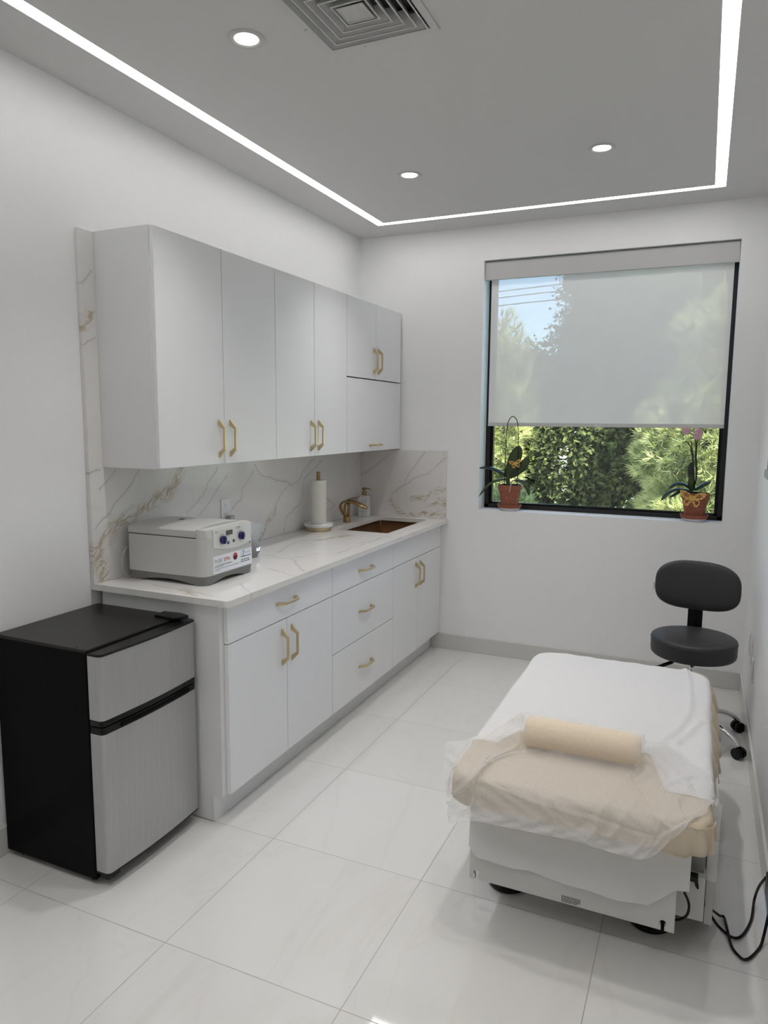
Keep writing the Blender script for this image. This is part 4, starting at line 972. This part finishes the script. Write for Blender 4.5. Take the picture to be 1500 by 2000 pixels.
# --- lower paper drape hanging against the front board
pts = DATA['C']
bm = nb(); NX = 60; NZ = 16
low = [(p[0], p[2]) for p in pts[2:13]]
def lowz(x):
    if x <= low[0][0]: return low[0][1]
    for (a, za), (b2, zb_) in zip(low[:-1], low[1:]):
        if x <= b2: return za+(zb_-za)*(x-a)/max(b2-a, 1e-6)
    return low[-1][1]
rows = []
for j in range(NZ+1):
    row = []
    for i in range(NX+1):
        x = 1.634+(2.289-1.634)*i/NX; zt = .440 if x > 2.2 else .425; zl = lowz(x)
        if x < 1.66: zl = .225-(x-1.634)*1.3
        z = zt+(zl-zt)*j/NZ
        y = -.030-.006*math.sin((x-1.63)*19)*(j/NZ)-.006*j/NZ-.004*math.sin(x*41+z*20)
        row.append((x, y, z))
    rows.append(row)
grid_mesh(bm, rows); tag(ob('paper_drape', bm, m_sheetC, smooth=True), 'white paper hanging down the front board of the treatment table, angled lower edge', 'paper')
bm = nb(); prism(bm, [(.135, .052), (1.10, .10), (1.10, .412), (.135, .412)], 0, 2.337, 2.360); ob('side_board', bm, m_table, tb, bevel=.0015)
# --- paper strip at the right
rows = []
for j in range(25):
    z = .470-(.470-.205)*j/24; row = []
    for i in range(9):
        s_ = i/8; y = .126-.004*s_+.002*math.sin(j*.4+s_*2)-(.030*(1-j/5) if j < 5 else 0); x = 2.335+.029*s_
        row.append((x, y, z))
    rows.append(row)
bm = nb(); grid_mesh(bm, rows); tag(ob('paper_strip', bm, m_sheetC, smooth=True), 'narrow white paper strip over the end of the right side board of the treatment table', 'paper')

# ================================================================== STOOL
sxc, syc = 2.262, 1.690
st = thing('rolling_stool', (sxc, syc, 0), 'charcoal rolling stool with round seat, backrest and chrome base in the corner', 'stool')
bm = nb(); lathe(bm, [(0, .428), (.15, .428), (.192, .430), (.199, .437), (.2015, .452), (.2015, .506), (.1995, .516), (.192, .5215), (.15, .525), (0, .526)], sxc, syc, 64, cap=False); seat = ob('seat', bm, m_vinyl, st, smooth=True)
bm = nb()
n=96
for k in range(n):
    pass
rr3 = [bm.verts.new((0,0,0))]; bm.clear()
tube(bm, [(sxc+.2018*math.cos(2*PI*k/96), syc+.2018*math.sin(2*PI*k/96), .506) for k in range(97)], .0016, 6); ob('piping', bm, m_vinyl, seat, smooth=True)
# backrest: curved rounded pad
bm = nb(); NU, NV = 36, 24; hw, hh, th = .205, .127, .028
bcx, bcy, bcz = 2.264, 1.885, .742
def bpt(u, v, s_):
    # superellipse outline, curved towards the sitter
    ex_ = 2.9
    a = abs(u)**ex_+abs(v)**ex_; k = max(0.0, 1-a)**.42
    x = u*hw; y = -.045*(u*u)*-1*0+(-.05*u*u)+s_*th*k-.010*v*0; z = v*hh
    return Vector((bcx+x, bcy+y+z*.10, bcz+z-x*.030))
ring_n = 64
def se(a, e=2.9):
    c, s_ = math.cos(a), math.sin(a); return (math.copysign(abs(c)**(2/e), c), math.copysign(abs(s_)**(2/e), s_))
layers = []
for s_ in (-1, 1):
    L = []
    for q in (0.0, .35, .6, .78, .9, .97, 1.0):
        if q == 0: L.append([bm.verts.new(bpt(0, 0, s_))])
        else:
            L.append([bm.verts.new(bpt(se(2*PI*k/ring_n)[0]*q*.999, se(2*PI*k/ring_n)[1]*q*.999, s_ if q < 1 else 0)) for k in range(ring_n)])
    layers.append(L)
edge_ring = layers[0][-1]
for v in layers[1][-1]: bm.verts.remove(v)
layers[1][-1] = edge_ring
for L in layers:
    for A, B in zip(L[:-1], L[1:]):
        for i in range(ring_n):
            if len(A) == 1: bm.faces.new((A[0], B[i], B[(i+1) % ring_n]))
            else: bm.faces.new((A[i], A[(i+1) % ring_n], B[(i+1) % ring_n], B[i]))
ob('backrest', bm, m_vinyl, st, smooth=True)
bm = nb(); path = crv([(sxc, syc+.02, .418), (sxc, syc+.15, .414), (sxc, syc+.222, .43), (sxc, syc+.235, .52), (sxc+.0, syc+.236, .64), (sxc, syc+.232, .74)], 8)
tube(bm, path, .019, 4, flat=(1.9, .35)); ob('back_bracket', bm, m_black, st)
bm = nb(); box(bm, sxc-.09, sxc+.09, syc-.09, syc+.09, .414, .427); ob('seat_plate', bm, m_black, st, bevel=.003)
bm = nb(); tube(bm, [(sxc, syc, .25), (sxc, syc, .414)], .0135, 24); ob('gas_lift', bm, m_chrome, st, smooth=True)
bm = nb(); tube(bm, [(sxc, syc, .10), (sxc, syc, .25)], .024, 24); ob('column', bm, m_chrome, st, smooth=True)
bm = nb(); tube(bm, crv([(sxc-.05, syc-.02, .418), (2.192, 1.62, .408), (2.150, 1.595, .393), (2.100, 1.57, .372)], 5), [.005]*8+[.009]*8, 10); ob('height_lever', bm, m_black, st, smooth=True)
a_off = math.radians(-37.5)
for k in range(5):
    a = a_off+2*PI*k/5; dx, dy = math.cos(a), math.sin(a); Rr = .285
    pth = crv([(sxc+dx*.0, syc+dy*.0, .118), (sxc+dx*.10, syc+dy*.10, .128), (sxc+dx*.19, syc+dy*.19, .115), (sxc+dx*.255, syc+dy*.255, .085), (sxc+dx*Rr, syc+dy*Rr, .058)], 7)
    bm = nb(); nn = len(pth); tube(bm, pth, [.022-.006*i/nn for i in range(nn)], 14, flat=(1.0, .62)); arm = ob('base_arm', bm, m_chrome, st, smooth=True)
    bm = nb(); cxk, cyk = sxc+dx*Rr, syc+dy*Rr
    px_, py_ = -dy, dx
    for sg in (-1, 1):
        c0_ = Vector((cxk+px_*.006*sg, cyk+py_*.006*sg, .0275)); c1_ = Vector((cxk+px_*.025*sg, cyk+py_*.025*sg, .0275)); tube(bm, [c0_, c1_], .0268, 28)
    tube(bm, [Vector((cxk+px_*-.02, cyk+py_*-.02, .03)), Vector((cxk+px_*.02, cyk+py_*.02, .03))], .014, 12)
    ob('caster', bm, m_black, st, bevel=.003)

# small copper loop sticking out behind the backrest edge
bm = nb(); tube(bm, crv([(2.062, 1.900, .735), (2.050, 1.900, .728), (2.054, 1.900, .715), (2.047, 1.90, .700)], 5), .0018, 6); tube(bm, crv([(2.056, 1.90, .72), (2.060, 1.90, .705), (2.056, 1.90, .698)], 4), .0015, 6)
ob('tag_thread', bm, mat('orange_thread', (.45, .15, .04), .7), st, smooth=True)

# ================================================================== BLIND
bl = thing('roller_blind', ((WX0+WX1)/2, D+.05, WZ1), 'pale grey see-through roller blind lowered two thirds over the window', 'blind')
bm = nb(); prism(bm, [(D+.022, WZ1-.012), (D+.022, WZ1-.119), (D+.026, WZ1-.122), (D+.034, WZ1-.122), (D+.034, WZ1-.020), (D+.128, WZ1-.020), (D+.128, WZ1-.004), (D+.030, WZ1-.004)], 0, WX0+.003, WX1-.003); ob('cassette', bm, m_valance, bl, bevel=.001)
bm = nb(); tube(bm, [(WX0+.03, D+.080, WZ1-.062), (WX1-.03, D+.080, WZ1-.062)], .026, 24); ob('roller_tube', bm, m_rail, bl, smooth=True)
bx0, bx1, bzb = .928, 2.352, 1.558
bm = nb(); rows = []
for j in range(20):
    z = WZ1-.055-(WZ1-.055-bzb-.012)*j/19; rows.append([(bx0+(bx1-bx0)*i/40, D+.0545+.0012*math.sin(i*.35)*math.sin(j*.2), z) for i in range(41)])
grid_mesh(bm, rows); ob('screen_fabric', bm, m_blind, bl, smooth=True)
bm = nb(); box(bm, bx0-.001, bx1+.001, D+.048, D+.062, bzb-.006, bzb+.018); rl = ob('bottom_rail', bm, m_rail, bl, bevel=.003)
bm = nb(); xm = 1.635; box(bm, xm-.018, xm+.018, D+.044, D+.049, bzb-.001, bzb+.010)
tube(bm, crv([(xm-.010, D+.046, bzb-.002), (xm-.010, D+.046, bzb-.028), (xm, D+.046, bzb-.032), (xm+.010, D+.046, bzb-.028), (xm+.010, D+.046, bzb-.002)], 5), .0016, 6); ob('pull_tab', bm, m_white, rl)

# ================================================================== ORCHIDS
def pot(cx_, cy_, r_top, label, zsc=1.0):
    z0_ = WZ0+.0005
    t_ = thing('potted_orchid', (cx_, cy_, WZ0), label, 'potted plant')
    bm = nb(); zr = z0_+.170*zsc
    lathe(bm, [(0, z0_+.031), (r_top*.69, z0_+.031), (r_top*.92, zr-.032), (r_top*1.0, zr-.030), (r_top*1.02, zr), (r_top*.95, zr), (r_top*.92, zr-.014), (0, zr-.014)], cx_, cy_, 48, cap=False)
    pt = ob('terracotta_pot', bm, m_terra, t_, smooth=False)
    # pale scratched leaf marks on the clay
    bm = nb(); random.seed(int(cx_*100))
    for k in range(46 if cx_ < 1.5 else 22):
        a = random.uniform(PI*1.05, PI*1.98); zz = z0_+random.uniform(.045, .115)*zsc
        def onp(a, z):
            f = (z-(z0_+.031))/(zr-.032-(z0_+.031)); r = r_top*(.69+.23*f)+.0006; return (cx_+r*math.cos(a), cy_+r*math.sin(a), z)
        d_ = random.uniform(-.16, .16); ln = random.uniform(-.010, .012)
        tube(bm, [onp(a, zz), onp(a+d_*.5, zz+ln*.7), onp(a+d_, zz+ln)], .0009, 5)
    ob('scratched_pattern', bm, mat('pale_clay', (.55, .36, .27), .9), pt)
    bm = nb(); lathe(bm, [(0, z0_+.0215), (r_top*.84, z0_+.0215), (r_top*1.0, z0_+.041), (r_top*1.04, z0_+.041), (r_top*.95, z0_+.018), (0, z0_+.018)], cx_, cy_, 48, cap=False); ob('clay_saucer', bm, m_terra, t_, smooth=False)
    bm = nb(); lathe(bm, [(0, z0_), (r_top*.70, z0_), (r_top*.76, z0_+.004), (r_top*.97, z0_+.024), (r_top*.94, z0_+.024), (r_top*.7, z0_+.008), (0, z0_+.008)], cx_, cy_, 48, cap=False); ob('pale_saucer', bm, m_saucer, t_, smooth=False)
    bm = nb()
    for k in range(90):
        a, r = random.uniform(0, 2*PI), r_top*.86*math.sqrt(random.random()); s_ = random.uniform(.006, .012)
        box(bm, cx_+r*math.cos(a)-s_, cx_+r*math.cos(a)+s_, cy_+r*math.sin(a)-s_*.7, cy_+r*math.sin(a)+s_*.7, zr-.016, zr-.010+random.uniform(0, .012))
    bmesh.ops.rotate(bm, verts=bm.verts[:], cent=(cx_, cy_, zr), matrix=Matrix.Rotation(.3, 3, 'Z'))
    ob('bark_chips', bm, m_bark, t_)
    return t_, zr
def leaf(parent, pts, w, m, ydir=(0, 0), face=(0, -1, 0), droop=0.0, name='leaf'):
    c = crv([(p[0]+ydir[0]*i/(len(pts)-1), p[1]+ydir[1]*i/(len(pts)-1), p[2]) for i, p in enumerate(pts)], 8); bm = nb(); n_ = len(c); fv = Vector(face).normalized()
    rows = []
    for i, p in enumerate(c):
        t_ = i/(n_-1); tan = (c[min(i+1, n_-1)]-c[max(i-1, 0)]).normalized(); side = tan.cross(fv).normalized()
        wd = w*(math.sin(PI*min(1, (t_*.93+.07)))**.55)*(1 if t_ < .95 else .6)
        nrm = side.cross(tan).normalized(); row = []
        for k in (-1, -.5, 0, .5, 1): row.append(p+side*wd*k-nrm*(.16*wd*(1-abs(k)*1.0))*(-1))
        rows.append(row)
    grid_mesh(bm, rows); o_ = ob(name, bm, m, parent, smooth=True); md = o_.modifiers.new('s', 'SOLIDIFY'); md.thickness = .002; return o_
def butterfly(parent_loc, size, label, tilt=0.0, yaw=0.0):
    bm = nb(); cx_, cy_, cz_ = parent_loc
    def wing(sgn, up):
        if up: out = [(0, .02), (.20, .28), (.55, .48), (.98, .52), (1.0, .38), (.86, .12), (.60, -.06), (.25, -.06), (0, 0)]
        else: out = [(0, -.02), (.22, -.08), (.50, -.14), (.62, -.38), (.50, -.66), (.30, -.72), (.14, -.50), (.04, -.2)]
        c = crv([(x*sgn, 0, z) for x, z in out], 4); k = size/2
        # open-work: rim and veins
        rim = [Vector((p.x*k, 0, p.z*k)) for p in c]+[Vector((c[0].x*k, 0, c[0].z*k))]
        tube(bm, rim, .0014, 5)
        mid = Vector((.45*sgn*k, 0, (.2 if up else -.35)*k))
        inner = [mid+(p-mid)*.52 for p in rim]; vs1 = [bm.verts.new(p) for p in rim[:-1]]; vs2 = [bm.verts.new(p) for p in inner[:-1]]
        m = len(vs1)
        for i in range(m):
            if i % 4 != 3: bm.faces.new((vs1[i], vs1[(i+1) % m], vs2[(i+1) % m], vs2[i]))
        if up: 
            tube(bm, [Vector((0, 0, 0)), mid, Vector((.9*sgn*k, 0, .42*k))], .0012, 5)
    for sgn in (-1, 1):
        wing(sgn, True); wing(sgn, False)
    tube(bm, [Vector((0, -.001, size*.12)), Vector((0, -.001, -size*.22))], .0022, 6)
    M_ = Matrix.Translation((cx_, cy_, cz_)) @ Matrix.Rotation(yaw, 4, 'Z') @ Matrix.Rotation(tilt, 4, 'Y')
    bmesh.ops.transform(bm, matrix=M_, verts=bm.verts[:]); return tag(ob('butterfly_clip', bm, m_gold), label, 'ornament', 'gold butterfly clips')
yp = D+.056
L, zr = pot(1.088, yp, .079, 'orchid with broad leaves and no flowers in terracotta pot, left end of windowsill')
leaf(L, DATA['L_leaf1'], .024, m_leafd, (0, -.05), (0, -.45, 1)); leaf(L, DATA['L_leaf2'], .014, m_leaf, (0, -.06), (0, -.6, 1))
leaf(L, DATA['L_leaf3'], .042, m_leaf, (0, .0), (0, -1, .1)); leaf(L, DATA['L_leaf4'], .030, m_leaf, (0, .03), (.25, -1, 0))
leaf(L, DATA['L_leaf5'], .016, m_leaf, (0, -.02), (0, -.7, 1))
bm = nb(); tube(bm, crv([(1.08, yp, zr-.02), (1.072, yp, 1.20), (1.075, yp, 1.232)], 4), .014, 12); ob('crown', bm, m_leaf, L, smooth=True)
bm = nb(); tube(bm, crv([(p[0], p[1]-.01, p[2]) for p in DATA['L_root']], 5), .0035, 8)
for k, (a, b2) in enumerate((((1.09, yp-.02, 1.175), (1.13, yp-.05, 1.20)), ((1.11, yp-.01, 1.175), (1.165, yp-.05, 1.185)), ((1.165, yp-.05, 1.185), (1.215, yp-.05, 1.10)), ((1.05, yp-.03, 1.172), (1.03, yp-.06, 1.18)), ((1.10, yp, 1.18), (1.15, yp-.02, 1.21)))):
    ob('aerial_root', bm, m_root, L, smooth=True); bm = nb()
    m_ = ((Vector(a)+Vector(b2))/2)+Vector((0, 0, .008)); tube(bm, crv([a, tuple(m_), b2], 5), .0026, 7)
ob('aerial_root', bm, m_root, L, smooth=True)
bm = nb(); tube(bm, crv([(p[0], p[1]-.026, p[2]-.002) for p in DATA['L_hoop']], 8), .0026, 8)
tag(ob('plant_hoop', bm, m_black, smooth=True), 'thin black wire hoop stuck in the left orchid pot', 'plant support')
butterfly((1.132, yp-.052, 1.312), .078, 'gold butterfly clipped on the upright leaf of the left orchid', math.radians(-12), math.radians(15))
Rr_, zr2 = pot(2.222, yp, .079, 'orchid with pink flowers on thin stems in terracotta pot, right end of windowsill')
leaf(Rr_, DATA['R_leaf1'], .018, m_leafd, (0, -.03), (0, -.5, 1)); leaf(Rr_, DATA['R_leaf2'], .016, m_leafd, (0, -.06), (0, -.5, 1))
leaf(Rr_, DATA['R_leaf3'], .018, m_leafd, (0, .0), (.3, -1, 0)); leaf(Rr_, DATA['R_leaf4'], .020, m_leafd, (0, -.01), (0, -.6, 1)); leaf(Rr_, DATA['R_leaf5'], .013, m_leafd, (0, -.04), (0, -.6, 1))
leaf(Rr_, [(2.203, yp, 1.175), (2.192, yp-.01, 1.215), (2.196, yp-.01, 1.25), (2.206, yp-.01, 1.275)], .018, m_leaf, (0, 0), (.2, -1, 0))
for s_ in DATA['R_stems']:
    bm = nb(); tube(bm, crv(s_, 6), .0030, 7); ob('stem', bm, m_stem, Rr_, smooth=True)
for k, p in enumerate(DATA['R_flowers'][:5:2]):
    bm = nb(); cx_, cz_ = p[0], p[2]; cy_ = yp-.012
    for q in range(5):
        a = PI/2+q*2*PI/5+k*.4; rp = .021 if q % 2 == 0 else .024
        rows = []
        for i in range(6):
            t_ = i/5; wd = .015*math.sin(PI*min(1, t_*.85+.12))**.7; row = []
            for w_2 in (-1, 0, 1):
                rr4 = .003+rp*t_; row.append((cx_+rr4*math.cos(a)-w_2*wd*math.sin(a), cy_-.004*math.sin(PI*t_)-abs(w_2)*.002, cz_+rr4*math.sin(a)+w_2*wd*math.cos(a)))
            rows.append(row)
        grid_mesh(bm, rows)
    ball(bm, (cx_, cy_-.006, cz_), .005, 10); fl = ob('flower', bm, m_petal, Rr_, smooth=True); md = fl.modifiers.new('s', 'SOLIDIFY'); md.thickness = .0008
butterfly((2.207, yp-.088, 1.142), .140, 'gold butterfly clipped on the rim of the right terracotta pot', math.radians(6), 0)

# ================================================================== RIGHT WALL
tv = thing('wall_screen', (W, 1.35, 1.6), 'black wall-mounted screen cut off at the right edge of the photo', 'screen')
bm = nb(); box(bm, W-.030, W-.002, .75, 1.395, 1.386, 1.80); ob('screen_panel', bm, m_black, tv, bevel=.002)
bm = nb(); box(bm, W-.040, W-.002, .75, 1.400, 1.352, 1.385); ob('bottom_bezel', bm, mat('bezel_grey', (.30, .30, .31), .4), tv, bevel=.002)
for (y, z, lab) in ((2.057, .418, 'white wall plate nearest the corner, low on the right wall'), (1.888, .422, 'middle of the three white wall plates low on the right wall'), (1.745, .372, 'lowest white wall plate on the right wall, nearest the camera')):
    t_ = thing('wall_plate', (W, y, z), lab, 'wall plate', 'wall plates behind the stool')
    bm = nb(); box(bm, W-.007, W-.0005, y-.038, y+.038, z-.058, z+.058); ob('cover', bm, m_white, t_, bevel=.002)
    bm = nb(); box(bm, W-.0085, W-.006, y-.017, y+.017, z-.034, z+.034); ob('insert', bm, m_label, t_, bevel=.001)
bm = nb(); box(bm, 2.510, W-.0008, .00, .285, .112, .185)
tag(ob('power_supply', bm, m_black, bevel=.004), 'black power supply box low on the right wall above the baseboard', 'power supply')

# ================================================================== CABLES
pA = [list(p) for p in DATA['cabA']]; pA[-1] = [2.512, .290, .160]; pA[-2] = [2.500, .345, .090]; pA[-3] = [2.492, .372, .022]
bm = nb(); tube(bm, crv(pA, 10), .0042, 10); tag(ob('cable', bm, m_black, smooth=True), 'black cable looping on the floor with the shorter loop beside the treatment table', 'cable', 'cables of the treatment table')
bm = nb(); pB = [list(p) for p in DATA['cabB']]
for p in pB[5:]: p[2] = max(p[2], .006)
pB[-1] = [2.520, .21, .108]; pB[-2] = [2.508, .19, .03]
pB[6][2] = .016
tube(bm, crv(pB, 10), .0042, 10); tag(ob('cable', bm, m_black, smooth=True), 'black cable with a kink and the lowest loop towards the camera', 'cable', 'cables of the treatment table')
bm = nb(); tube(bm, crv(DATA['cabC'], 8), .0038, 10); tag(ob('cable', bm, m_black, smooth=True), 'short black cable curling out between front board and paper strip of the table', 'cable', 'cables of the treatment table')

# ================================================================== OUTSIDE
GZ = -3.2
bm = nb(); box(bm, -30, 30, D+.35, 45, GZ-.2, GZ); tag(ob('outdoor_ground', bm, m_grass), kind='structure')
def mesh_fast(name, V, F4, m, parent):
    me = bpy.data.meshes.new(name); nV, nF = len(V), len(F4)
    me.vertices.add(nV); me.vertices.foreach_set('co', np.asarray(V, dtype=np.float32).ravel())
    k = F4.shape[1]
    me.loops.add(nF*k); me.loops.foreach_set('vertex_index', np.asarray(F4, dtype=np.int32).ravel())
    me.polygons.add(nF); me.polygons.foreach_set('loop_start', np.arange(0, nF*k, k, dtype=np.int32))
    me.update(); me.materials.append(m)
    o_ = bpy.data.objects.new(name, me); C.objects.link(o_)
    if parent: o_.parent = parent; me.transform(Matrix.Translation(parent.location).inverted())
    return o_
def unit(v): return v/np.maximum(np.linalg.norm(v, axis=-1, keepdims=True), 1e-9)
def needles(cl, per, ln, wd, updir=0.35):
    """tufts: per needles around each tuft centre; cl (n,6): centre + outward dir"""
    n = len(cl); c = np.repeat(cl[:, :3], per, 0); d0 = np.repeat(cl[:, 3:], per, 0)
    d = unit(d0+rng.normal(0, .42, (n*per, 3))+np.array([0, 0, updir])); L_ = ln*rng.uniform(.6, 1.15, (n*per, 1))
    s = unit(np.cross(d, rng.normal(0, 1, (n*per, 3))))*wd
    a = c-s; b_ = c+s; t_ = c+d*L_; V = np.stack([a, b_, t_], 1).reshape(-1, 3); F = np.arange(len(V)).reshape(-1, 3); return V, F
def leaves(cl, per, spread, size):
    n = len(cl); c = np.repeat(cl[:, :3], per, 0)+rng.normal(0, spread, (n*per, 3))
    nrm = unit(np.repeat(cl[:, 3:], per, 0)*.5+rng.normal(0, .6, (n*per, 3))+np.array([0, -.1, .5])); u = unit(np.cross(nrm, rng.normal(0, 1, (n*per, 3)))); w = np.cross(nrm, u)
    s = size*rng.uniform(.6, 1.3, (n*per, 1))
    V = np.stack([c-u*s, c+w*s*.55, c+u*s, c-w*s*.55], 1).reshape(-1, 3); F = np.arange(len(V)).reshape(-1, 4); return V, F
def lump(cx_, cy_, cz_, rx, ry, rz, n, amp=.22, seed=0, frontonly=True):
    """points on a lumpy crown: centre + outward direction"""
    r0 = np.random.default_rng(seed); d = unit(r0.normal(0, 1, (n*3, 3)))
    if frontonly: d = d[d[:, 1] < .25]
    d = d[:n]
    cen_ = unit(r0.normal(0, 1, (42, 3))); dots = (d@cen_.T).max(1)
    rad = 1-amp*2.2+amp*2.6*np.clip((dots-.80)/.20, 0, 1)
    rad = rad*r0.uniform(.62, 1.02, len(d))**.8
    p = np.stack([cx_+d[:, 0]*rx*rad, cy_+d[:, 1]*ry*rad, cz_+d[:, 2]*rz*rad], 1)
    return np.concatenate([p, unit(d*np.array([1/rx, 1/ry, 1/rz]))], 1)
def tree(name, label, x, y, parts_, leafmat, kind, core=True, cat='tree', trunk_top=None):
    t_ = thing(name, (x, y, GZ), label, cat, 'trees outside the window')
    VV = []; FF = []; k0 = 0
    for (cx_, cy_, cz_, rx, ry, rz, n, per, a1, a2, seed) in parts_:
        cl = lump(cx_, cy_, cz_, rx, ry, rz, n, seed=seed)
        V, F = needles(cl, per, a1, a2) if kind == 'pine' else leaves(cl, per, a1, a2)
        VV.append(V); FF.append(F+k0); k0 += len(V)
    mesh_fast('foliage', np.concatenate(VV), np.concatenate(FF), leafmat, t_)
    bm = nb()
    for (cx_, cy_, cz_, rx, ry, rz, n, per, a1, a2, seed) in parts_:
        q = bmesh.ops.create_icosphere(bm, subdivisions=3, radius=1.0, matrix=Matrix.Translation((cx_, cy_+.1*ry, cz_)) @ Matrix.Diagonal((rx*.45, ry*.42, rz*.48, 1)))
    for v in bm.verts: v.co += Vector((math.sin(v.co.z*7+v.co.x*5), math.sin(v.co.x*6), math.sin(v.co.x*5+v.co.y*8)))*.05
    ob('shade_core', bm, m_under, t_, smooth=True)  # added dark core blocks light through the crown; inner shade is in its colour
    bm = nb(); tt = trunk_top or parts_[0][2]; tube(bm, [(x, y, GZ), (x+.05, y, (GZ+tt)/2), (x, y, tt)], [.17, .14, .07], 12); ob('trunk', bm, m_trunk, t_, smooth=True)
    return t_
# (cx,cy,cz, rx,ry,rz, tufts, per, len, width, seed)
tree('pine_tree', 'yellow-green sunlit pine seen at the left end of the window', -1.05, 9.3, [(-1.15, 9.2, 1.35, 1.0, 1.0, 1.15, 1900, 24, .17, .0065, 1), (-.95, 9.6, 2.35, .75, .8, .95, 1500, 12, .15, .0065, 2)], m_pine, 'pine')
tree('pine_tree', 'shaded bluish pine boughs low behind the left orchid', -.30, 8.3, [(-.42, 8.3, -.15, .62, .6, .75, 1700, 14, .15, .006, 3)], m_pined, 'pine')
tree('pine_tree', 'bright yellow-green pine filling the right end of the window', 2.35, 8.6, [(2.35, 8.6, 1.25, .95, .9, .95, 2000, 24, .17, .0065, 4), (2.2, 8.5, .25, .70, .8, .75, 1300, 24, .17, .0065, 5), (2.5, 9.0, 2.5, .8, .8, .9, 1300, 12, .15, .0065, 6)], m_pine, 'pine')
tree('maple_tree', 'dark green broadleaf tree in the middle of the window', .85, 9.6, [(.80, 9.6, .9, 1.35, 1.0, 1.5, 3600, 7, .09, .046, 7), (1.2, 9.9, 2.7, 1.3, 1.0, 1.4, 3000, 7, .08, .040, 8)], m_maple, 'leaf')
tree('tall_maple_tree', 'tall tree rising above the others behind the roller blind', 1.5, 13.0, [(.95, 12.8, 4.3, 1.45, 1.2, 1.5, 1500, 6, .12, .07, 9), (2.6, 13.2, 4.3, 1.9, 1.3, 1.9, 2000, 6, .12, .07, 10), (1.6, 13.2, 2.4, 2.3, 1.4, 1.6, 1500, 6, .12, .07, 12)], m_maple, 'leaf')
tree('distant_tree', 'lower hazy tree below the blue sky at the left of the blind', -1.9, 13.5, [(-1.9, 13.5, 1.9, 1.6, 1.2, 1.5, 1500, 6, .12, .07, 13)], m_maple, 'leaf')
for k, (za, zb_) in enumerate(((4.02, 4.36), (3.90, 4.23), (3.75, 4.06))):
    q4 = 18.118/14.118; bm = nb(); tube(bm, crv([(2.253+(x_-2.253)*q4, 16, 1.585+(z_-1.585)*q4) for x_, z_ in ((-9.0, za-.45), (-1.71, za+.08), (3.5, zb_-.05), (9, zb_+.35))], 8), .013, 6)
    tag(ob('power_line', bm, m_black), ('topmost', 'middle', 'lowest')[k]+' of three overhead wires crossing the sky behind the blind', 'wire', 'overhead wires')
